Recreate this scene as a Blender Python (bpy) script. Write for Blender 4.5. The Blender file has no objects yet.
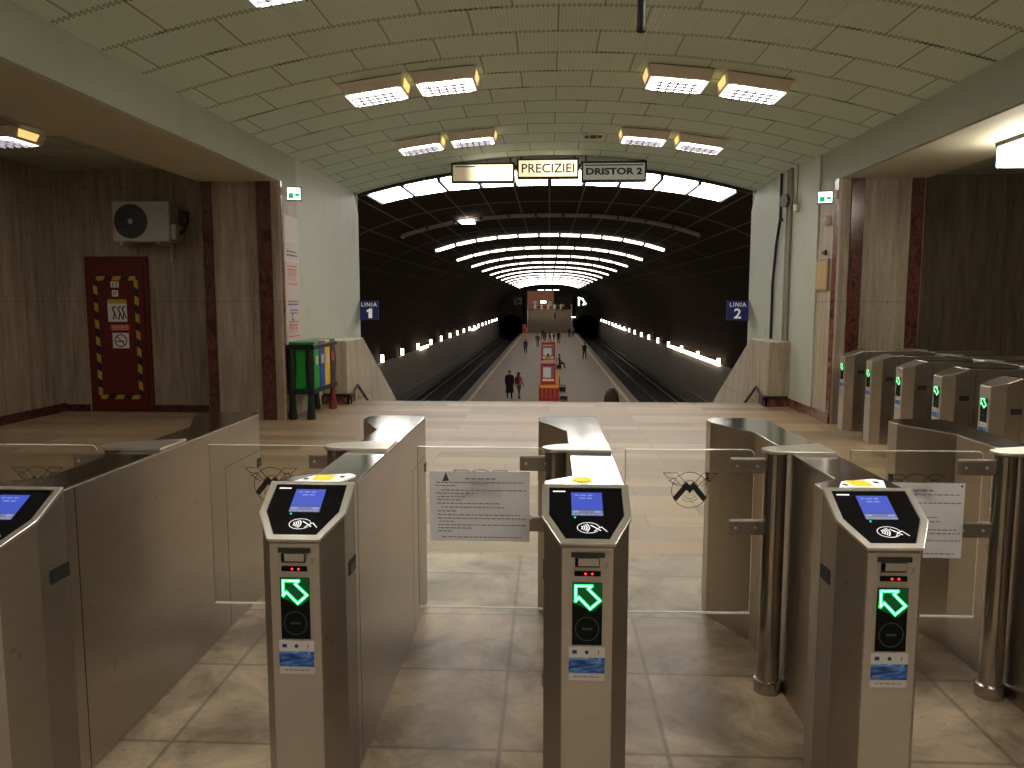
import bpy, bmesh, math, random
from math import sin, cos, pi, radians, sqrt
from mathutils import Vector, Matrix
random.seed(7)
SC = bpy.context.scene
COL = SC.collection

# ------------------------------------------------------------------ materials
MATS = {}
def new_mat(name):
    m = bpy.data.materials.new(name); m.use_nodes = True
    nt = m.node_tree; nt.nodes.clear()
    out = nt.nodes.new('ShaderNodeOutputMaterial')
    b = nt.nodes.new('ShaderNodeBsdfPrincipled')
    nt.links.new(b.outputs[0], out.inputs[0])
    MATS[name] = m
    return m, nt, b, out
def N(nt, kind, **kw):
    n = nt.nodes.new('ShaderNode' + kind)
    for k, v in kw.items(): setattr(n, k, v)
    return n
def L(nt, a, b): nt.links.new(a, b)
def coords(nt, out='Object', scale=(1,1,1), rot=(0,0,0), loc=(0,0,0)):
    tc = N(nt, 'TexCoord'); mp = N(nt, 'Mapping')
    mp.inputs['Scale'].default_value = scale; mp.inputs['Rotation'].default_value = rot
    mp.inputs['Location'].default_value = loc
    L(nt, tc.outputs[out], mp.inputs[0]); return mp.outputs[0]
def noise(nt, vec, scale=5, detail=4, rough=.6, dist=0):
    n = N(nt, 'TexNoise'); n.inputs['Scale'].default_value = scale; n.inputs['Detail'].default_value = detail
    n.inputs['Roughness'].default_value = rough; n.inputs['Distortion'].default_value = dist
    L(nt, vec, n.inputs['Vector']); return n.outputs['Fac']
def ramp(nt, fac, stops):
    r = N(nt, 'ValToRGB'); e = r.color_ramp.elements
    while len(e) < len(stops): e.new(.5)
    for i, (p, c) in enumerate(stops):
        e[i].position = p; e[i].color = (c[0], c[1], c[2], 1)
    L(nt, fac, r.inputs[0]); return r.outputs[0]
def mixc(nt, fac, a, b, mode='MIX'):
    m = N(nt, 'Mix', data_type='RGBA', blend_type=mode)
    for sock, v in ((m.inputs[0], fac), (m.inputs[6], a), (m.inputs[7], b)):
        if hasattr(v, 'is_output'): L(nt, v, sock)
        elif isinstance(v, (int, float)): sock.default_value = v
        else: sock.default_value = (v[0], v[1], v[2], 1)
    return m.outputs[2]
def math_(nt, op, a, b=None, c=None):
    m = N(nt, 'Math', operation=op)
    for i, v in enumerate((a, b, c)):
        if v is None: continue
        if hasattr(v, 'is_output'): L(nt, v, m.inputs[i])
        else: m.inputs[i].default_value = v
    return m.outputs[0]
def bump(nt, h, bsdf, strength=.3, dist=.01):
    b = N(nt, 'Bump'); b.inputs['Strength'].default_value = strength; b.inputs['Distance'].default_value = dist
    L(nt, h, b.inputs['Height']); L(nt, b.outputs[0], bsdf.inputs['Normal'])
def setp(b, color=None, rough=None, metal=None, emit=None, estr=None, spec=None):
    if color is not None:
        if hasattr(color, 'is_output'): b.id_data.links.new(color, b.inputs['Base Color'])
        else: b.inputs['Base Color'].default_value = (*color, 1)
    if rough is not None:
        if hasattr(rough, 'is_output'): b.id_data.links.new(rough, b.inputs['Roughness'])
        else: b.inputs['Roughness'].default_value = rough
    if metal is not None: b.inputs['Metallic'].default_value = metal
    if emit is not None:
        if hasattr(emit, 'is_output'): b.id_data.links.new(emit, b.inputs['Emission Color'])
        else: b.inputs['Emission Color'].default_value = (*emit, 1)
    if estr is not None: b.inputs['Emission Strength'].default_value = estr
    if spec is not None: b.inputs['Specular IOR Level'].default_value = spec
def plain(name, color, rough=.5, metal=0, var=.12, scale=14, emit=None, estr=None, spec=None):
    m, nt, b, o = new_mat(name)
    f = noise(nt, coords(nt), scale, 3)
    c = mixc(nt, f, tuple(max(0, x*(1-var)) for x in color), tuple(min(1, x*(1+var)) for x in color))
    setp(b, c, rough, metal, emit, estr, spec); return m
def emis(name, color, strength, base=(.8,.8,.8)):
    m, nt, b, o = new_mat(name); setp(b, base, .4, 0, color, strength); return m

# brushed stainless steel
def steel(name, dark, light, r0, r1, metal=1.0):
    m, nt, b, o = new_mat(name)
    v = coords(nt, 'Object', (1.2, 1.2, 9))
    f = noise(nt, v, 2.2, 5, .65)
    v2 = coords(nt, 'Object', (1, 1, 1)); f2 = noise(nt, v2, 3.5, 4, .6)
    c = mixc(nt, f, dark, light)
    c = mixc(nt, math_(nt, 'MULTIPLY', f2, .28), c, (.24, .21, .17))
    sp = noise(nt, coords(nt, 'Object', (1,1,.6)), 26, 2)
    spots = ramp(nt, sp, [(.70, (0,0,0)), (.76, (1,1,1))])
    c = mixc(nt, math_(nt, 'MULTIPLY', spots, .35), c, (.12, .1, .08))
    r = N(nt, 'MapRange'); r.inputs[3].default_value = r0; r.inputs[4].default_value = r1
    L(nt, f, r.inputs[0])
    setp(b, c, r.outputs[0], metal)
    bump(nt, noise(nt, coords(nt, 'Object', (60, 60, 2)), 8, 2), b, .006, .001)
    return m
steel('steel', (.44,.40,.345), (.60,.55,.48), .25, .35, .96)
steel('steel_top', (.58,.55,.50), (.68,.65,.60), .09, .15)
steel('steel_front_lit', (.50,.46,.41), (.68,.62,.53), .36, .5, .6)  # front plates lighter than the heads, the fall of light put into the colour
steel('steel_dark', (.30,.26,.215), (.38,.335,.28), .3, .45, .8)
plain('steel_trim', (.74,.70,.64), .28, .85)
plain('pole_steel', (.42,.39,.36), .2, 1.0)
plain('black_gloss', (.006,.006,.007), .22, spec=.15)
plain('black_matte', (.014,.013,.013), .6)
plain('dark_metal', (.06,.055,.05), .4, .6)
plain('white_plastic', (.72,.70,.66), .45)
plain('white_print', (.9,.9,.9), .5, emit=(.9,.9,.9), estr=.35)
plain('dark_print', (.05,.05,.055), .7)
plain('grey_print', (.22,.22,.24), .8)
plain('red_print', (.62,.06,.05), .6)
plain('yellow_sticker', (.9,.75,.02), .5, emit=(.9,.8,0), estr=.22)
plain('blue_print', (.02,.04,.2), .6)
emis('screen_blue', (.055,.10,.62), .55, (.01,.01,.03))
emis('screen_grey', (.16,.18,.26), .6, (.05,.05,.06))
emis('screen_text', (.30,.36,.8), .5, (.1,.1,.2))
emis('led_green', (.0,.6,.25), 1.2, (0,.2,.05))
emis('led_red', (1.,.03,.03), 2.0, (.3,.0,.0))
emis('arrow_green', (.0,1.,.16), 1.5, (0,.3,.05))
emis('arrow_core', (.45,1.,.62), 1.6, (.3,.8,.5))
emis('arrow_back', (.0,.16,.03), .16, (0,.03,.01))
emis('ring_dim', (.005,.05,.02), .22, (.01,.02,.012))
def mk_photo():
    m, nt, b, o = new_mat('train_picture')
    v = coords(nt, 'Object', (6, 1, 22), (0, .25, 0))
    f = noise(nt, v, 2.3, 4, .55, 1.5)
    c = ramp(nt, f, [(.3, (.01,.03,.12)), (.48, (.02,.10,.42)), (.62, (.12,.32,.72)), (.75, (.65,.75,.88))])
    setp(b, c, .35)
mk_photo()
# glass: thin sheet
def mk_glass():
    m, nt, b, o = new_mat('glass'); nt.nodes.remove(b)
    t = N(nt, 'BsdfTransparent'); t.inputs[0].default_value = (.965,.975,.955,1)
    g = N(nt, 'BsdfGlossy'); g.inputs['Roughness'].default_value = .03; g.inputs[0].default_value = (.9,.95,.9,1)
    f = N(nt, 'Fresnel'); f.inputs[0].default_value = 1.45
    sm = noise(nt, coords(nt, 'Object'), 6, 3)
    fac = math_(nt, 'MULTIPLY', f.outputs[0], math_(nt, 'ADD', .5, math_(nt, 'MULTIPLY', sm, .3)))
    mx = N(nt, 'MixShader'); L(nt, fac, mx.inputs[0]); L(nt, t.outputs[0], mx.inputs[1]); L(nt, g.outputs[0], mx.inputs[2])
    L(nt, mx.outputs[0], o.inputs[0])
mk_glass()
plain('glass_edge', (.80,.80,.72), .2, emit=(.8,.8,.7), estr=.05)
# paper
def mk_paper():
    m, nt, b, o = new_mat('paper')
    f = noise(nt, coords(nt), 9, 4)
    pc = mixc(nt, f, (.78,.75,.78), (.92,.89,.92)); setp(b, pc, .8)
    tr = N(nt, 'BsdfTranslucent'); L(nt, pc, tr.inputs[0]); mx = N(nt, 'MixShader'); mx.inputs[0].default_value = .45
    L(nt, b.outputs[0], mx.inputs[1]); L(nt, tr.outputs[0], mx.inputs[2]); L(nt, mx.outputs[0], o.inputs[0])
    bump(nt, noise(nt, coords(nt), 12, 2), b, .3, .01)
mk_paper()
# travertine wall with vertical streaks
def travertine(name, c0, c1, c2, scale=(7,7,.55), rough=.55):
    m, nt, b, o = new_mat(name)
    v = coords(nt, 'Object', scale)
    f = noise(nt, v, 1.6, 8, .72, .3)
    c = ramp(nt, f, [(.30, c0), (.5, c1), (.68, c2)])
    big = noise(nt, coords(nt, 'Object', (1,1,.7)), .9, 4)
    c = mixc(nt, big, mixc(nt, 1, c, (.62,.60,.56), 'MULTIPLY'), c)
    pits = noise(nt, coords(nt, 'Object', (30,30,5)), 2.2, 3)
    pc = ramp(nt, pits, [(.30, (1,1,1)), (.38, (0,0,0))])
    c = mixc(nt, math_(nt, 'MULTIPLY', pc, .6), c, tuple(x*.35 for x in c0))
    # slab joints
    sep = N(nt, 'SeparateXYZ'); L(nt, coords(nt, 'Object'), sep.inputs[0])
    hz = math_(nt, 'LESS_THAN', math_(nt, 'PINGPONG', sep.outputs[2], .8), .006)
    c = mixc(nt, math_(nt, 'MULTIPLY', hz, .35), c, (.05,.04,.03))
    setp(b, c, rough)
    bump(nt, f, b, .25, .01)
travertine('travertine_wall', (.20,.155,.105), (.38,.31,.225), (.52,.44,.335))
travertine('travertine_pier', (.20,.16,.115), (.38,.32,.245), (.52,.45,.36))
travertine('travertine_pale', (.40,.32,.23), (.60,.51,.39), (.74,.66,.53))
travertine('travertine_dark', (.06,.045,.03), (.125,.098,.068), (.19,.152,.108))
def marble_red(name, k=1.0):
    m, nt, b, o = new_mat(name)
    f = noise(nt, coords(nt, 'Object', (1,1,.7)), 7, 7, .7, 1.6)
    c = ramp(nt, f, [(.34, (.05*k,.012*k,.010*k)), (.48, (.15*k,.045*k,.035*k)), (.56, (.22*k,.10*k,.075*k)), (.62, (.10*k,.028*k,.022*k)), (.74, (.34*k,.22*k,.18*k))])
    setp(b, c, .22)
marble_red('red_marble', .55); marble_red('red_marble_light', 1.3)
def mk_paint(name, c0, c1, stain, rough=.6, stretch=(1,1,.35)):
    m, nt, b, o = new_mat(name)
    f = noise(nt, coords(nt, 'Object'), 1.3, 5)
    c = mixc(nt, f, c0, c1)
    s = noise(nt, coords(nt, 'Object', stretch), 2.2, 8, .75, .4)
    st = ramp(nt, s, [(.57, (0,0,0)), (.75, (1,1,1))])
    c = mixc(nt, math_(nt, 'MULTIPLY', st, .7), c, stain)
    setp(b, c, rough); bump(nt, noise(nt, coords(nt, 'Object'), 30, 4), b, .12, .01)
mk_paint('pale_paint', (.49,.53,.44), (.60,.63,.53), (.33,.33,.26))
mk_paint('beam_paint', (.33,.37,.295), (.47,.51,.41), (.20,.21,.155), stretch=(.6,.25,1))
mk_paint('soffit_paint', (.42,.41,.31), (.54,.52,.40), (.30,.29,.22))
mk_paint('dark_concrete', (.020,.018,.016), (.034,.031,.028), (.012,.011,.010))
mk_paint('track_wall_paint', (.20,.18,.155), (.28,.255,.225), (.13,.115,.10))
# vaulted ceiling of ribbed tiles (UV: u = arc length in m, v = along the hall)
def mk_ceiling():
    m, nt, b, o = new_mat('ribbed_ceiling')
    tc = N(nt, 'TexCoord'); sep = N(nt, 'SeparateXYZ'); L(nt, tc.outputs['UV'], sep.inputs[0])
    u, v = sep.outputs[0], sep.outputs[1]
    br = N(nt, 'TexBrick'); L(nt, tc.outputs['UV'], br.inputs['Vector'])
    br.offset = .5; br.offset_frequency = 2; br.squash = 1
    for k, val in (('Scale', 1), ('Mortar Size', .009), ('Mortar Smooth', .1), ('Bias', 0), ('Brick Width', .78), ('Row Height', .62)):
        br.inputs[k].default_value = val
    br.inputs['Color1'].default_value = (.65,.81,.72,1); br.inputs['Color2'].default_value = (.72,.88,.78,1)
    br.inputs['Mortar'].default_value = (.28,.32,.255,1)
    f = noise(nt, coords(nt, 'UV'), .8, 5)
    c = mixc(nt, f, mixc(nt, 1, br.outputs['Color'], (.86,.87,.84), 'MULTIPLY'), br.outputs['Color'])
    # fine ridges running along the hall, groove shade put into the colour
    ridge = math_(nt, 'PINGPONG', u, .016)
    rd = math_(nt, 'MULTIPLY', ridge, 1/.016)
    c = mixc(nt, math_(nt, 'MULTIPLY', math_(nt, 'SUBTRACT', 1, rd), .42), c, (.41,.47,.385))
    # perforated dotted line at each tile row
    row = math_(nt, 'PINGPONG', math_(nt, 'ADD', v, 0.0), .31)
    near = math_(nt, 'LESS_THAN', row, .034)
    dots = math_(nt, 'LESS_THAN', math_(nt, 'PINGPONG', u, .022), .011)
    band = math_(nt, 'GREATER_THAN', row, .016)
    dd = math_(nt, 'MULTIPLY', math_(nt, 'MULTIPLY', near, dots), band)
    c = mixc(nt, math_(nt, 'MULTIPLY', dd, .75), c, (.05,.05,.035))
    # dark open joints here and there
    gap = noise(nt, coords(nt, 'UV', (1.6,1.1,1)), 1.3, 2)
    gm = math_(nt, 'MULTIPLY', ramp(nt, gap, [(.56, (0,0,0)), (.62, (1,1,1))]), math_(nt, 'LESS_THAN', row, .012))
    c = mixc(nt, gm, c, (.02,.02,.015))
    setp(b, c, .65)
    h = math_(nt, 'ADD', rd, math_(nt, 'MULTIPLY', br.outputs['Fac'], -1.5))
    bump(nt, h, b, .3, .006)
mk_ceiling()
def mk_side_ceiling():
    m, nt, b, o = new_mat('side_ceiling')
    v = coords(nt, 'Object')
    br = N(nt, 'TexBrick'); L(nt, v, br.inputs['Vector'])
    for k, val in (('Scale', 1), ('Mortar Size', .012), ('Brick Width', 1.6), ('Row Height', .62)): br.inputs[k].default_value = val
    br.inputs['Color1'].default_value = (.33,.34,.28,1); br.inputs['Color2'].default_value = (.40,.41,.34,1); br.inputs['Mortar'].default_value = (.09,.09,.07,1)
    setp(b, br.outputs['Color'], .7)
mk_side_ceiling()
# polished floor of long travertine courses
def mk_floor():
    m, nt, b, o = new_mat('polished_floor')
    v = coords(nt, 'Object')
    br = N(nt, 'TexBrick'); L(nt, v, br.inputs['Vector']); br.offset = .37; br.offset_frequency = 3
    for k, val in (('Scale', 1), ('Mortar Size', .004), ('Brick Width', 1.15), ('Row Height', .30), ('Bias', -.15)): br.inputs[k].default_value = val
    br.inputs['Color1'].default_value = (.46,.325,.195,1); br.inputs['Color2'].default_value = (.20,.15,.10,1); br.inputs['Mortar'].default_value = (.17,.13,.085,1)
    st = noise(nt, coords(nt, 'Object', (.4, 2.6, 1)), 2.0, 5, .6)
    c = mixc(nt, 1, br.outputs['Color'], ramp(nt, st, [(.3, (.66,.62,.56)), (.5, (.95,.93,.9)), (.7, (1.12,1.1,1.08))]), 'MULTIPLY')
    big = noise(nt, coords(nt, 'Object'), .6, 4)
    c = mixc(nt, math_(nt, 'MULTIPLY', big, .30), c, (.35,.255,.16))
    setp(b, c, math_(nt, 'ADD', .26, math_(nt, 'MULTIPLY', st, .3)), spec=.32)
mk_floor()
def mk_slabs():
    m, nt, b, o = new_mat('stone_slabs')
    v = coords(nt, 'Object', loc=(.17, -.20, 0))
    br = N(nt, 'TexBrick'); L(nt, v, br.inputs['Vector']); br.offset = 0
    for k, val in (('Scale', 1), ('Mortar Size', .014), ('Mortar Smooth', .9), ('Brick Width', .6), ('Row Height', .6)): br.inputs[k].default_value = val
    br.inputs['Color1'].default_value = (.47,.38,.27,1); br.inputs['Color2'].default_value = (.405,.325,.23,1); br.inputs['Mortar'].default_value = (.235,.19,.14,1)
    st = noise(nt, coords(nt, 'Object'), 2.6, 8, .7, .5)
    c = mixc(nt, 1, br.outputs['Color'], ramp(nt, st, [(.36, (.50,.47,.43)), (.5, (.95,.93,.91)), (.62, (1.28,1.26,1.23))]), 'MULTIPLY')
    bg = noise(nt, coords(nt, 'Object'), 1.1, 5, .6, .6)
    c = mixc(nt, 1, c, ramp(nt, bg, [(.36, (.62,.59,.55)), (.55, (1.08,1.07,1.06))]), 'MULTIPLY')
    sp = noise(nt, coords(nt, 'Object'), 16, 3)
    c = mixc(nt, math_(nt, 'MULTIPLY', ramp(nt, sp, [(.64, (0,0,0)), (.70, (1,1,1))]), .4), c, (.12,.10,.08))
    setp(b, c, .38); bump(nt, st, b, .1, .01)
mk_slabs()
# tunnel vault: brown panels with pale joints (UV in metres)
def mk_vault():
    m, nt, b, o = new_mat('tunnel_vault')
    tc = N(nt, 'TexCoord'); sep = N(nt, 'SeparateXYZ'); L(nt, tc.outputs['UV'], sep.inputs[0])
    u, v = sep.outputs[0], sep.outputs[1]
    f = noise(nt, coords(nt, 'UV', (1, .3, 1)), 1.2, 5)
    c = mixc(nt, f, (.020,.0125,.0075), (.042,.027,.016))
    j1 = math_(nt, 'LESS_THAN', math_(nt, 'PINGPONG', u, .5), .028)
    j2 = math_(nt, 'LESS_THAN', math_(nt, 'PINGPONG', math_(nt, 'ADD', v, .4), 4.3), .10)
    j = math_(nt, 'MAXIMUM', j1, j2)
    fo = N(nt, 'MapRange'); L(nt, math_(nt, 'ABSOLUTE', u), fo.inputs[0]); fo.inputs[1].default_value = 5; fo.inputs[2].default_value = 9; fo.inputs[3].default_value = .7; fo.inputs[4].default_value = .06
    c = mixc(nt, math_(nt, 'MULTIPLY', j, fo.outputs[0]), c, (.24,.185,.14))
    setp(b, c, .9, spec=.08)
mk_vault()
def mk_platform():
    m, nt, b, o = new_mat('platform_floor')
    br = N(nt, 'TexBrick'); L(nt, coords(nt, 'Object'), br.inputs['Vector'])
    for k, val in (('Scale', 1), ('Mortar Size', .02), ('Brick Width', 1.8), ('Row Height', .9)): br.inputs[k].default_value = val
    br.inputs['Color1'].default_value = (.48,.385,.29,1); br.inputs['Color2'].default_value = (.43,.345,.26,1); br.inputs['Mortar'].default_value = (.30,.245,.185,1)
    setp(b, br.outputs['Color'], .5)
mk_platform()
plain('platform_edge', (.30,.26,.21), .6)
plain('white_line', (.80,.70,.52), .6)
plain('stair_stone', (.30,.25,.19), .55)
plain('ballast', (.012,.011,.010), .9, var=.5, scale=40)
plain('rail_steel', (.17,.14,.115), .4, .7)
emis('hall_lamp', (1., .93, .84), 16)
emis('hall_lamp_dim', (1., .86, .74), 1.6)
emis('side_lamp', (1., .90, .74), 14)
emis('tunnel_lamp_big', (1., .96, .90), 11)
emis('tunnel_lamp', (1., .92, .83), 3.8)
plain('tunnel_lamp_off', (.20,.17,.15), .5)
emis('wall_lamp', (1., .86, .66), 5)
plain('louvre_lilac', (.030,.027,.042), .5)
plain('fixture_beige', (.74,.68,.58), .5)
plain('fixture_amber', (.8,.6,.25), .4, emit=(1,.72,.25), estr=.6)
plain('sign_frame', (.02,.02,.018), .4)
def mk_sign(name, glow, strength, base, x0, x1):
    m, nt, b, o = new_mat(name)
    sep = N(nt, 'SeparateXYZ'); L(nt, coords(nt, 'Object'), sep.inputs[0])
    r = N(nt, 'MapRange', interpolation_type='SMOOTHSTEP'); L(nt, sep.outputs[0], r.inputs[0])
    r.inputs[1].default_value = x0; r.inputs[2].default_value = x1
    r.inputs[3].default_value = 0; r.inputs[4].default_value = 1
    e = mixc(nt, r.outputs[0], base, glow)
    setp(b, (.45,.43,.36), .4, 0, e, strength)
mk_sign('sign_left_face', (1.3,1.15,.82), 1.0, (.16,.125,.07), -.34, -.02)
mk_sign('sign_mid_face', (1.15,.98,.66), .9, (.70,.56,.30), -.6, .1)
plain('sign_grey_face', (.26,.25,.21), .4, emit=(.3,.29,.24), estr=.35)  # faint glow put into the face of the unlit sign
plain('sign_blue', (.008,.012,.07), .45, emit=(.02,.03,.15), estr=.12)
plain('sign_letter', (.75,.75,.75), .5, emit=(.9,.9,.9), estr=.2)
emis('exit_face', (.72,1.0,.86), 1.8)
emis('exit_green', (.0,.35,.16), .8, (0,.3,.1))
plain('door_red', (.105,.007,.006), .5)
plain('tape_yellow', (.50,.34,.04), .55)
plain('ac_white', (.40,.39,.35), .45)
plain('ac_dark', (.03,.03,.032), .5)
plain('bin_green', (.01,.30,.045), .35)
plain('bin_blue', (.01,.06,.36), .35)
plain('bin_yellow', (.82,.56,.01), .35)
plain('bin_black', (.012,.012,.014), .35)
plain('bin_frame', (.008,.016,.011), .35)
plain('bin_rust', (.22,.03,.022), .4)
plain('poster_white', (.66,.58,.54), .5)
plain('frame_yellow', (.60,.42,.16), .45)
plain('wood_frame', (.36,.24,.14), .5)
plain('cable_black', (.012,.012,.012), .6)
plain('conduit_grey', (.33,.35,.29), .5)
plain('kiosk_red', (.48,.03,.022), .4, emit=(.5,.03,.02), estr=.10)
plain('kiosk_pink', (.55,.33,.28), .5)
plain('kiosk_yellow', (.80,.42,.05), .5, emit=(.8,.4,.05), estr=.12)
plain('kiosk_white', (.75,.72,.66), .5, emit=(.8,.75,.7), estr=.1)
plain('kiosk_window', (.34,.34,.30), .3)
plain('bench_wood', (.09,.05,.03), .5)
plain('skin', (.46,.27,.19), .55)
plain('hair_dark', (.015,.011,.009), .6)
plain('hair_brown', (.045,.026,.015), .6)
for nm, c in (('cloth_black', (.013,.013,.015)), ('cloth_navy', (.03,.06,.17)), ('cloth_jeans', (.17,.18,.22)), ('cloth_grey', (.30,.28,.27)),
              ('cloth_red', (.30,.025,.028)), ('cloth_teal', (.02,.11,.10)), ('cloth_olive', (.06,.055,.04)), ('cloth_yellow', (.72,.58,.05)),
              ('cloth_lime', (.62,.66,.12)), ('cloth_pink', (.25,.13,.13)), ('cloth_brown', (.10,.06,.04)), ('shoe', (.02,.018,.016))):
    plain(nm, c, .8)
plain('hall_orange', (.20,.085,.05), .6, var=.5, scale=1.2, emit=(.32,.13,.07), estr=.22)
plain('lamp_glow_wall', (.5,.4,.3), .6)

# ------------------------------------------------------------------ mesh builder
class MB:
    def __init__(s): s.bm = bmesh.new(); s.uv = None
    def _add(s, verts, faces, M=None):
        vs = [s.bm.verts.new((M @ Vector(v)) if M is not None else v) for v in verts]
        for f in faces:
            try: s.bm.faces.new([vs[i] for i in f])
            except ValueError: pass
        return s
    def box(s, x0, x1, y0, y1, z0, z1, M=None):
        v = [(x0,y0,z0),(x1,y0,z0),(x1,y1,z0),(x0,y1,z0),(x0,y0,z1),(x1,y0,z1),(x1,y1,z1),(x0,y1,z1)]
        return s._add(v, [(0,3,2,1),(4,5,6,7),(0,1,5,4),(1,2,6,5),(2,3,7,6),(3,0,4,7)], M)
    def prism(s, pts, a, b, axis='z', M=None, top=None):
        """polygon pts (ccw) extruded along axis from a to b; top(x,y) overrides b per vertex"""
        n = len(pts); v = []
        for w in (0, 1):
            for p in pts:
                t = (top(*p) if top else b) if w else a
                v.append((p[0], p[1], t) if axis == 'z' else (t, p[0], p[1]) if axis == 'x' else (p[0], t, p[1]))
        f = [tuple(range(n-1, -1, -1)), tuple(range(n, 2*n))] + [(i, (i+1) % n, n+(i+1) % n, n+i) for i in range(n)]
        return s._add(v, f, M)
    def cyl(s, p0, p1, r0, r1=None, n=20, M=None, caps=True):
        r1 = r0 if r1 is None else r1
        p0, p1 = Vector(p0), Vector(p1); d = (p1-p0).normalized()
        a = d.orthogonal().normalized(); b = d.cross(a)
        v = []
        for p, r in ((p0, r0), (p1, r1)):
            for i in range(n):
                t = 2*pi*i/n; v.append(p + a*cos(t)*r + b*sin(t)*r)
        f = [(i, (i+1) % n, n+(i+1) % n, n+i) for i in range(n)]
        if caps: f += [tuple(range(n-1, -1, -1)), tuple(range(n, 2*n))]
        return s._add(v, f, M)
    def lathe(s, c, prof, n=20, M=None):
        """profile [(r,z)] round the vertical axis through c"""
        v = []; k = len(prof)
        for r, z in prof:
            for i in range(n):
                t = 2*pi*i/n; v.append((c[0]+r*cos(t), c[1]+r*sin(t), c[2]+z))
        f = [(j*n+i, j*n+(i+1) % n, (j+1)*n+(i+1) % n, (j+1)*n+i) for j in range(k-1) for i in range(n)]
        f += [tuple(range(n-1, -1, -1)), tuple((k-1)*n+i for i in range(n))]
        return s._add(v, f, M)
    def tube(s, pts, r, n=10):
        for a, b in zip(pts, pts[1:]): s.cyl(a, b, r, r, n)
        return s
    def sphere(s, c, r, sc=(1,1,1), n=14, m=9, M=None, zmin=-2):
        v = []; f = []
        for j in range(m+1):
            ph = pi*j/m
            for i in range(n):
                t = 2*pi*i/n
                v.append((c[0]+r*sc[0]*sin(ph)*cos(t), c[1]+r*sc[1]*sin(ph)*sin(t), c[2]+r*sc[2]*max(zmin, cos(ph))))
        for j in range(m):
            for i in range(n): f.append((j*n+i, (j+1)*n+i, (j+1)*n+(i+1) % n, j*n+(i+1) % n))
        return s._add(v, f, M)
    def poly(s, pts, M=None): return s._add(pts, [tuple(range(len(pts)))], M)
    def ribbon(s, pts, w, M=None, closed=False, z=0):
        """flat stroke of width w through 2-D points, in the local xy plane"""
        P = [Vector(p) for p in pts]; segs = list(zip(P, P[1:])) + ([(P[-1], P[0])] if closed else [])
        for a, b in segs:
            d = b-a
            if d.length < 1e-9: continue
            d.normalize(); nn = Vector((-d.y, d.x))*w/2; e = d*w*.5
            q = [a-e-nn, b+e-nn, b+e+nn, a-e+nn]
            s._add([(p.x, p.y, z) for p in q], [(0,1,2,3)], M)
        return s
    def rect(s, x0, x1, y0, y1, M=None, z=0):
        return s._add([(x0,y0,z),(x1,y0,z),(x1,y1,z),(x0,y1,z)], [(0,1,2,3)], M)
    def build(s, name, mat, parent=None, smooth=False, bevel=0, loc=None, props=None, seg=2):
        bmesh.ops.recalc_face_normals(s.bm, faces=s.bm.faces[:]) if not getattr(s, 'keep', False) else None
        me = bpy.data.meshes.new(name); s.bm.to_mesh(me); s.bm.free()
        if smooth:
            for p in me.polygons: p.use_smooth = True
            try: me.set_sharp_from_angle(angle=radians(38))
            except Exception: pass
        me.materials.append(MATS[mat])
        return link(name, me, parent, bevel, loc, props, seg)
def link(name, me, parent=None, bevel=0, loc=None, props=None, seg=2):
    o = bpy.data.objects.new(name, me); COL.objects.link(o)
    if parent: o.parent = parent
    if loc: o.location = loc
    if bevel:
        b = o.modifiers.new('bevel', 'BEVEL'); b.width = bevel; b.segments = seg; b.limit_method = 'ANGLE'; b.angle_limit = radians(35)
    for k, v in (props or {}).items(): o[k] = v
    return o
def tag(o, label, cat, group=None, kind=None):
    o['label'] = label; o['category'] = cat
    if group: o['group'] = group
    if kind: o['kind'] = kind
    return o
def thing(name, label, cat, loc=(0,0,0), rz=0, group=None):
    o = bpy.data.objects.new(name, None); COL.objects.link(o); o.empty_display_size = .1
    o.location = loc; o.rotation_euler = (0, 0, rz)
    return tag(o, label, cat, group)
ST = {'kind': 'structure'}
def struct(name, mb, mat, **kw):
    o = mb.build(name, mat, props=None if kw.get('parent') else ST, **kw); return o
def kids(o): return [c for c in list(o.children)]
def copy_tree(o, parent=None):
    c = o.copy(); COL.objects.link(c)
    if parent: c.parent = parent
    for ch in kids(o): copy_tree(ch, c)
    return c
FONT_CACHE = {}
def text_mesh(name, txt, size, mat, parent, M, align='CENTER', extrude=0.0, xs=1.0, shear=0.0, bold=0.0, space=1.0):
    cu = bpy.data.curves.new(name, 'FONT'); cu.body = txt; cu.size = size; cu.align_x = align; cu.align_y = 'CENTER'
    cu.extrude = extrude; cu.shear = shear; cu.space_character = space; cu.offset = bold; cu.resolution_u = 3
    tmp = bpy.data.objects.new('tmp_text', cu); COL.objects.link(tmp)
    dg = bpy.context.evaluated_depsgraph_get()
    me = bpy.data.meshes.new_from_object(tmp.evaluated_get(dg))
    bpy.data.objects.remove(tmp)
    me.transform(M @ Matrix.Diagonal((xs, 1, 1, 1)))
    me.materials.clear(); me.materials.append(MATS[mat])
    return link(name, me, parent)
# plane facing -y (towards the camera): local x -> x, local y -> z
def front(x, y, z): return Matrix.Translation((x, y, z)) @ Matrix.Rotation(pi/2, 4, 'X')
# plane facing +x, seen from the hall: local x -> +y ... reads left-to-right when looking towards -x
def face_px(x, y, z): return Matrix.Translation((x, y, z)) @ Matrix.Rotation(pi/2, 4, 'Z') @ Matrix.Rotation(pi/2, 4, 'X')
def face_nx(x, y, z): return Matrix.Translation((x, y, z)) @ Matrix.Rotation(-pi/2, 4, 'Z') @ Matrix.Rotation(pi/2, 4, 'X')

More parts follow.
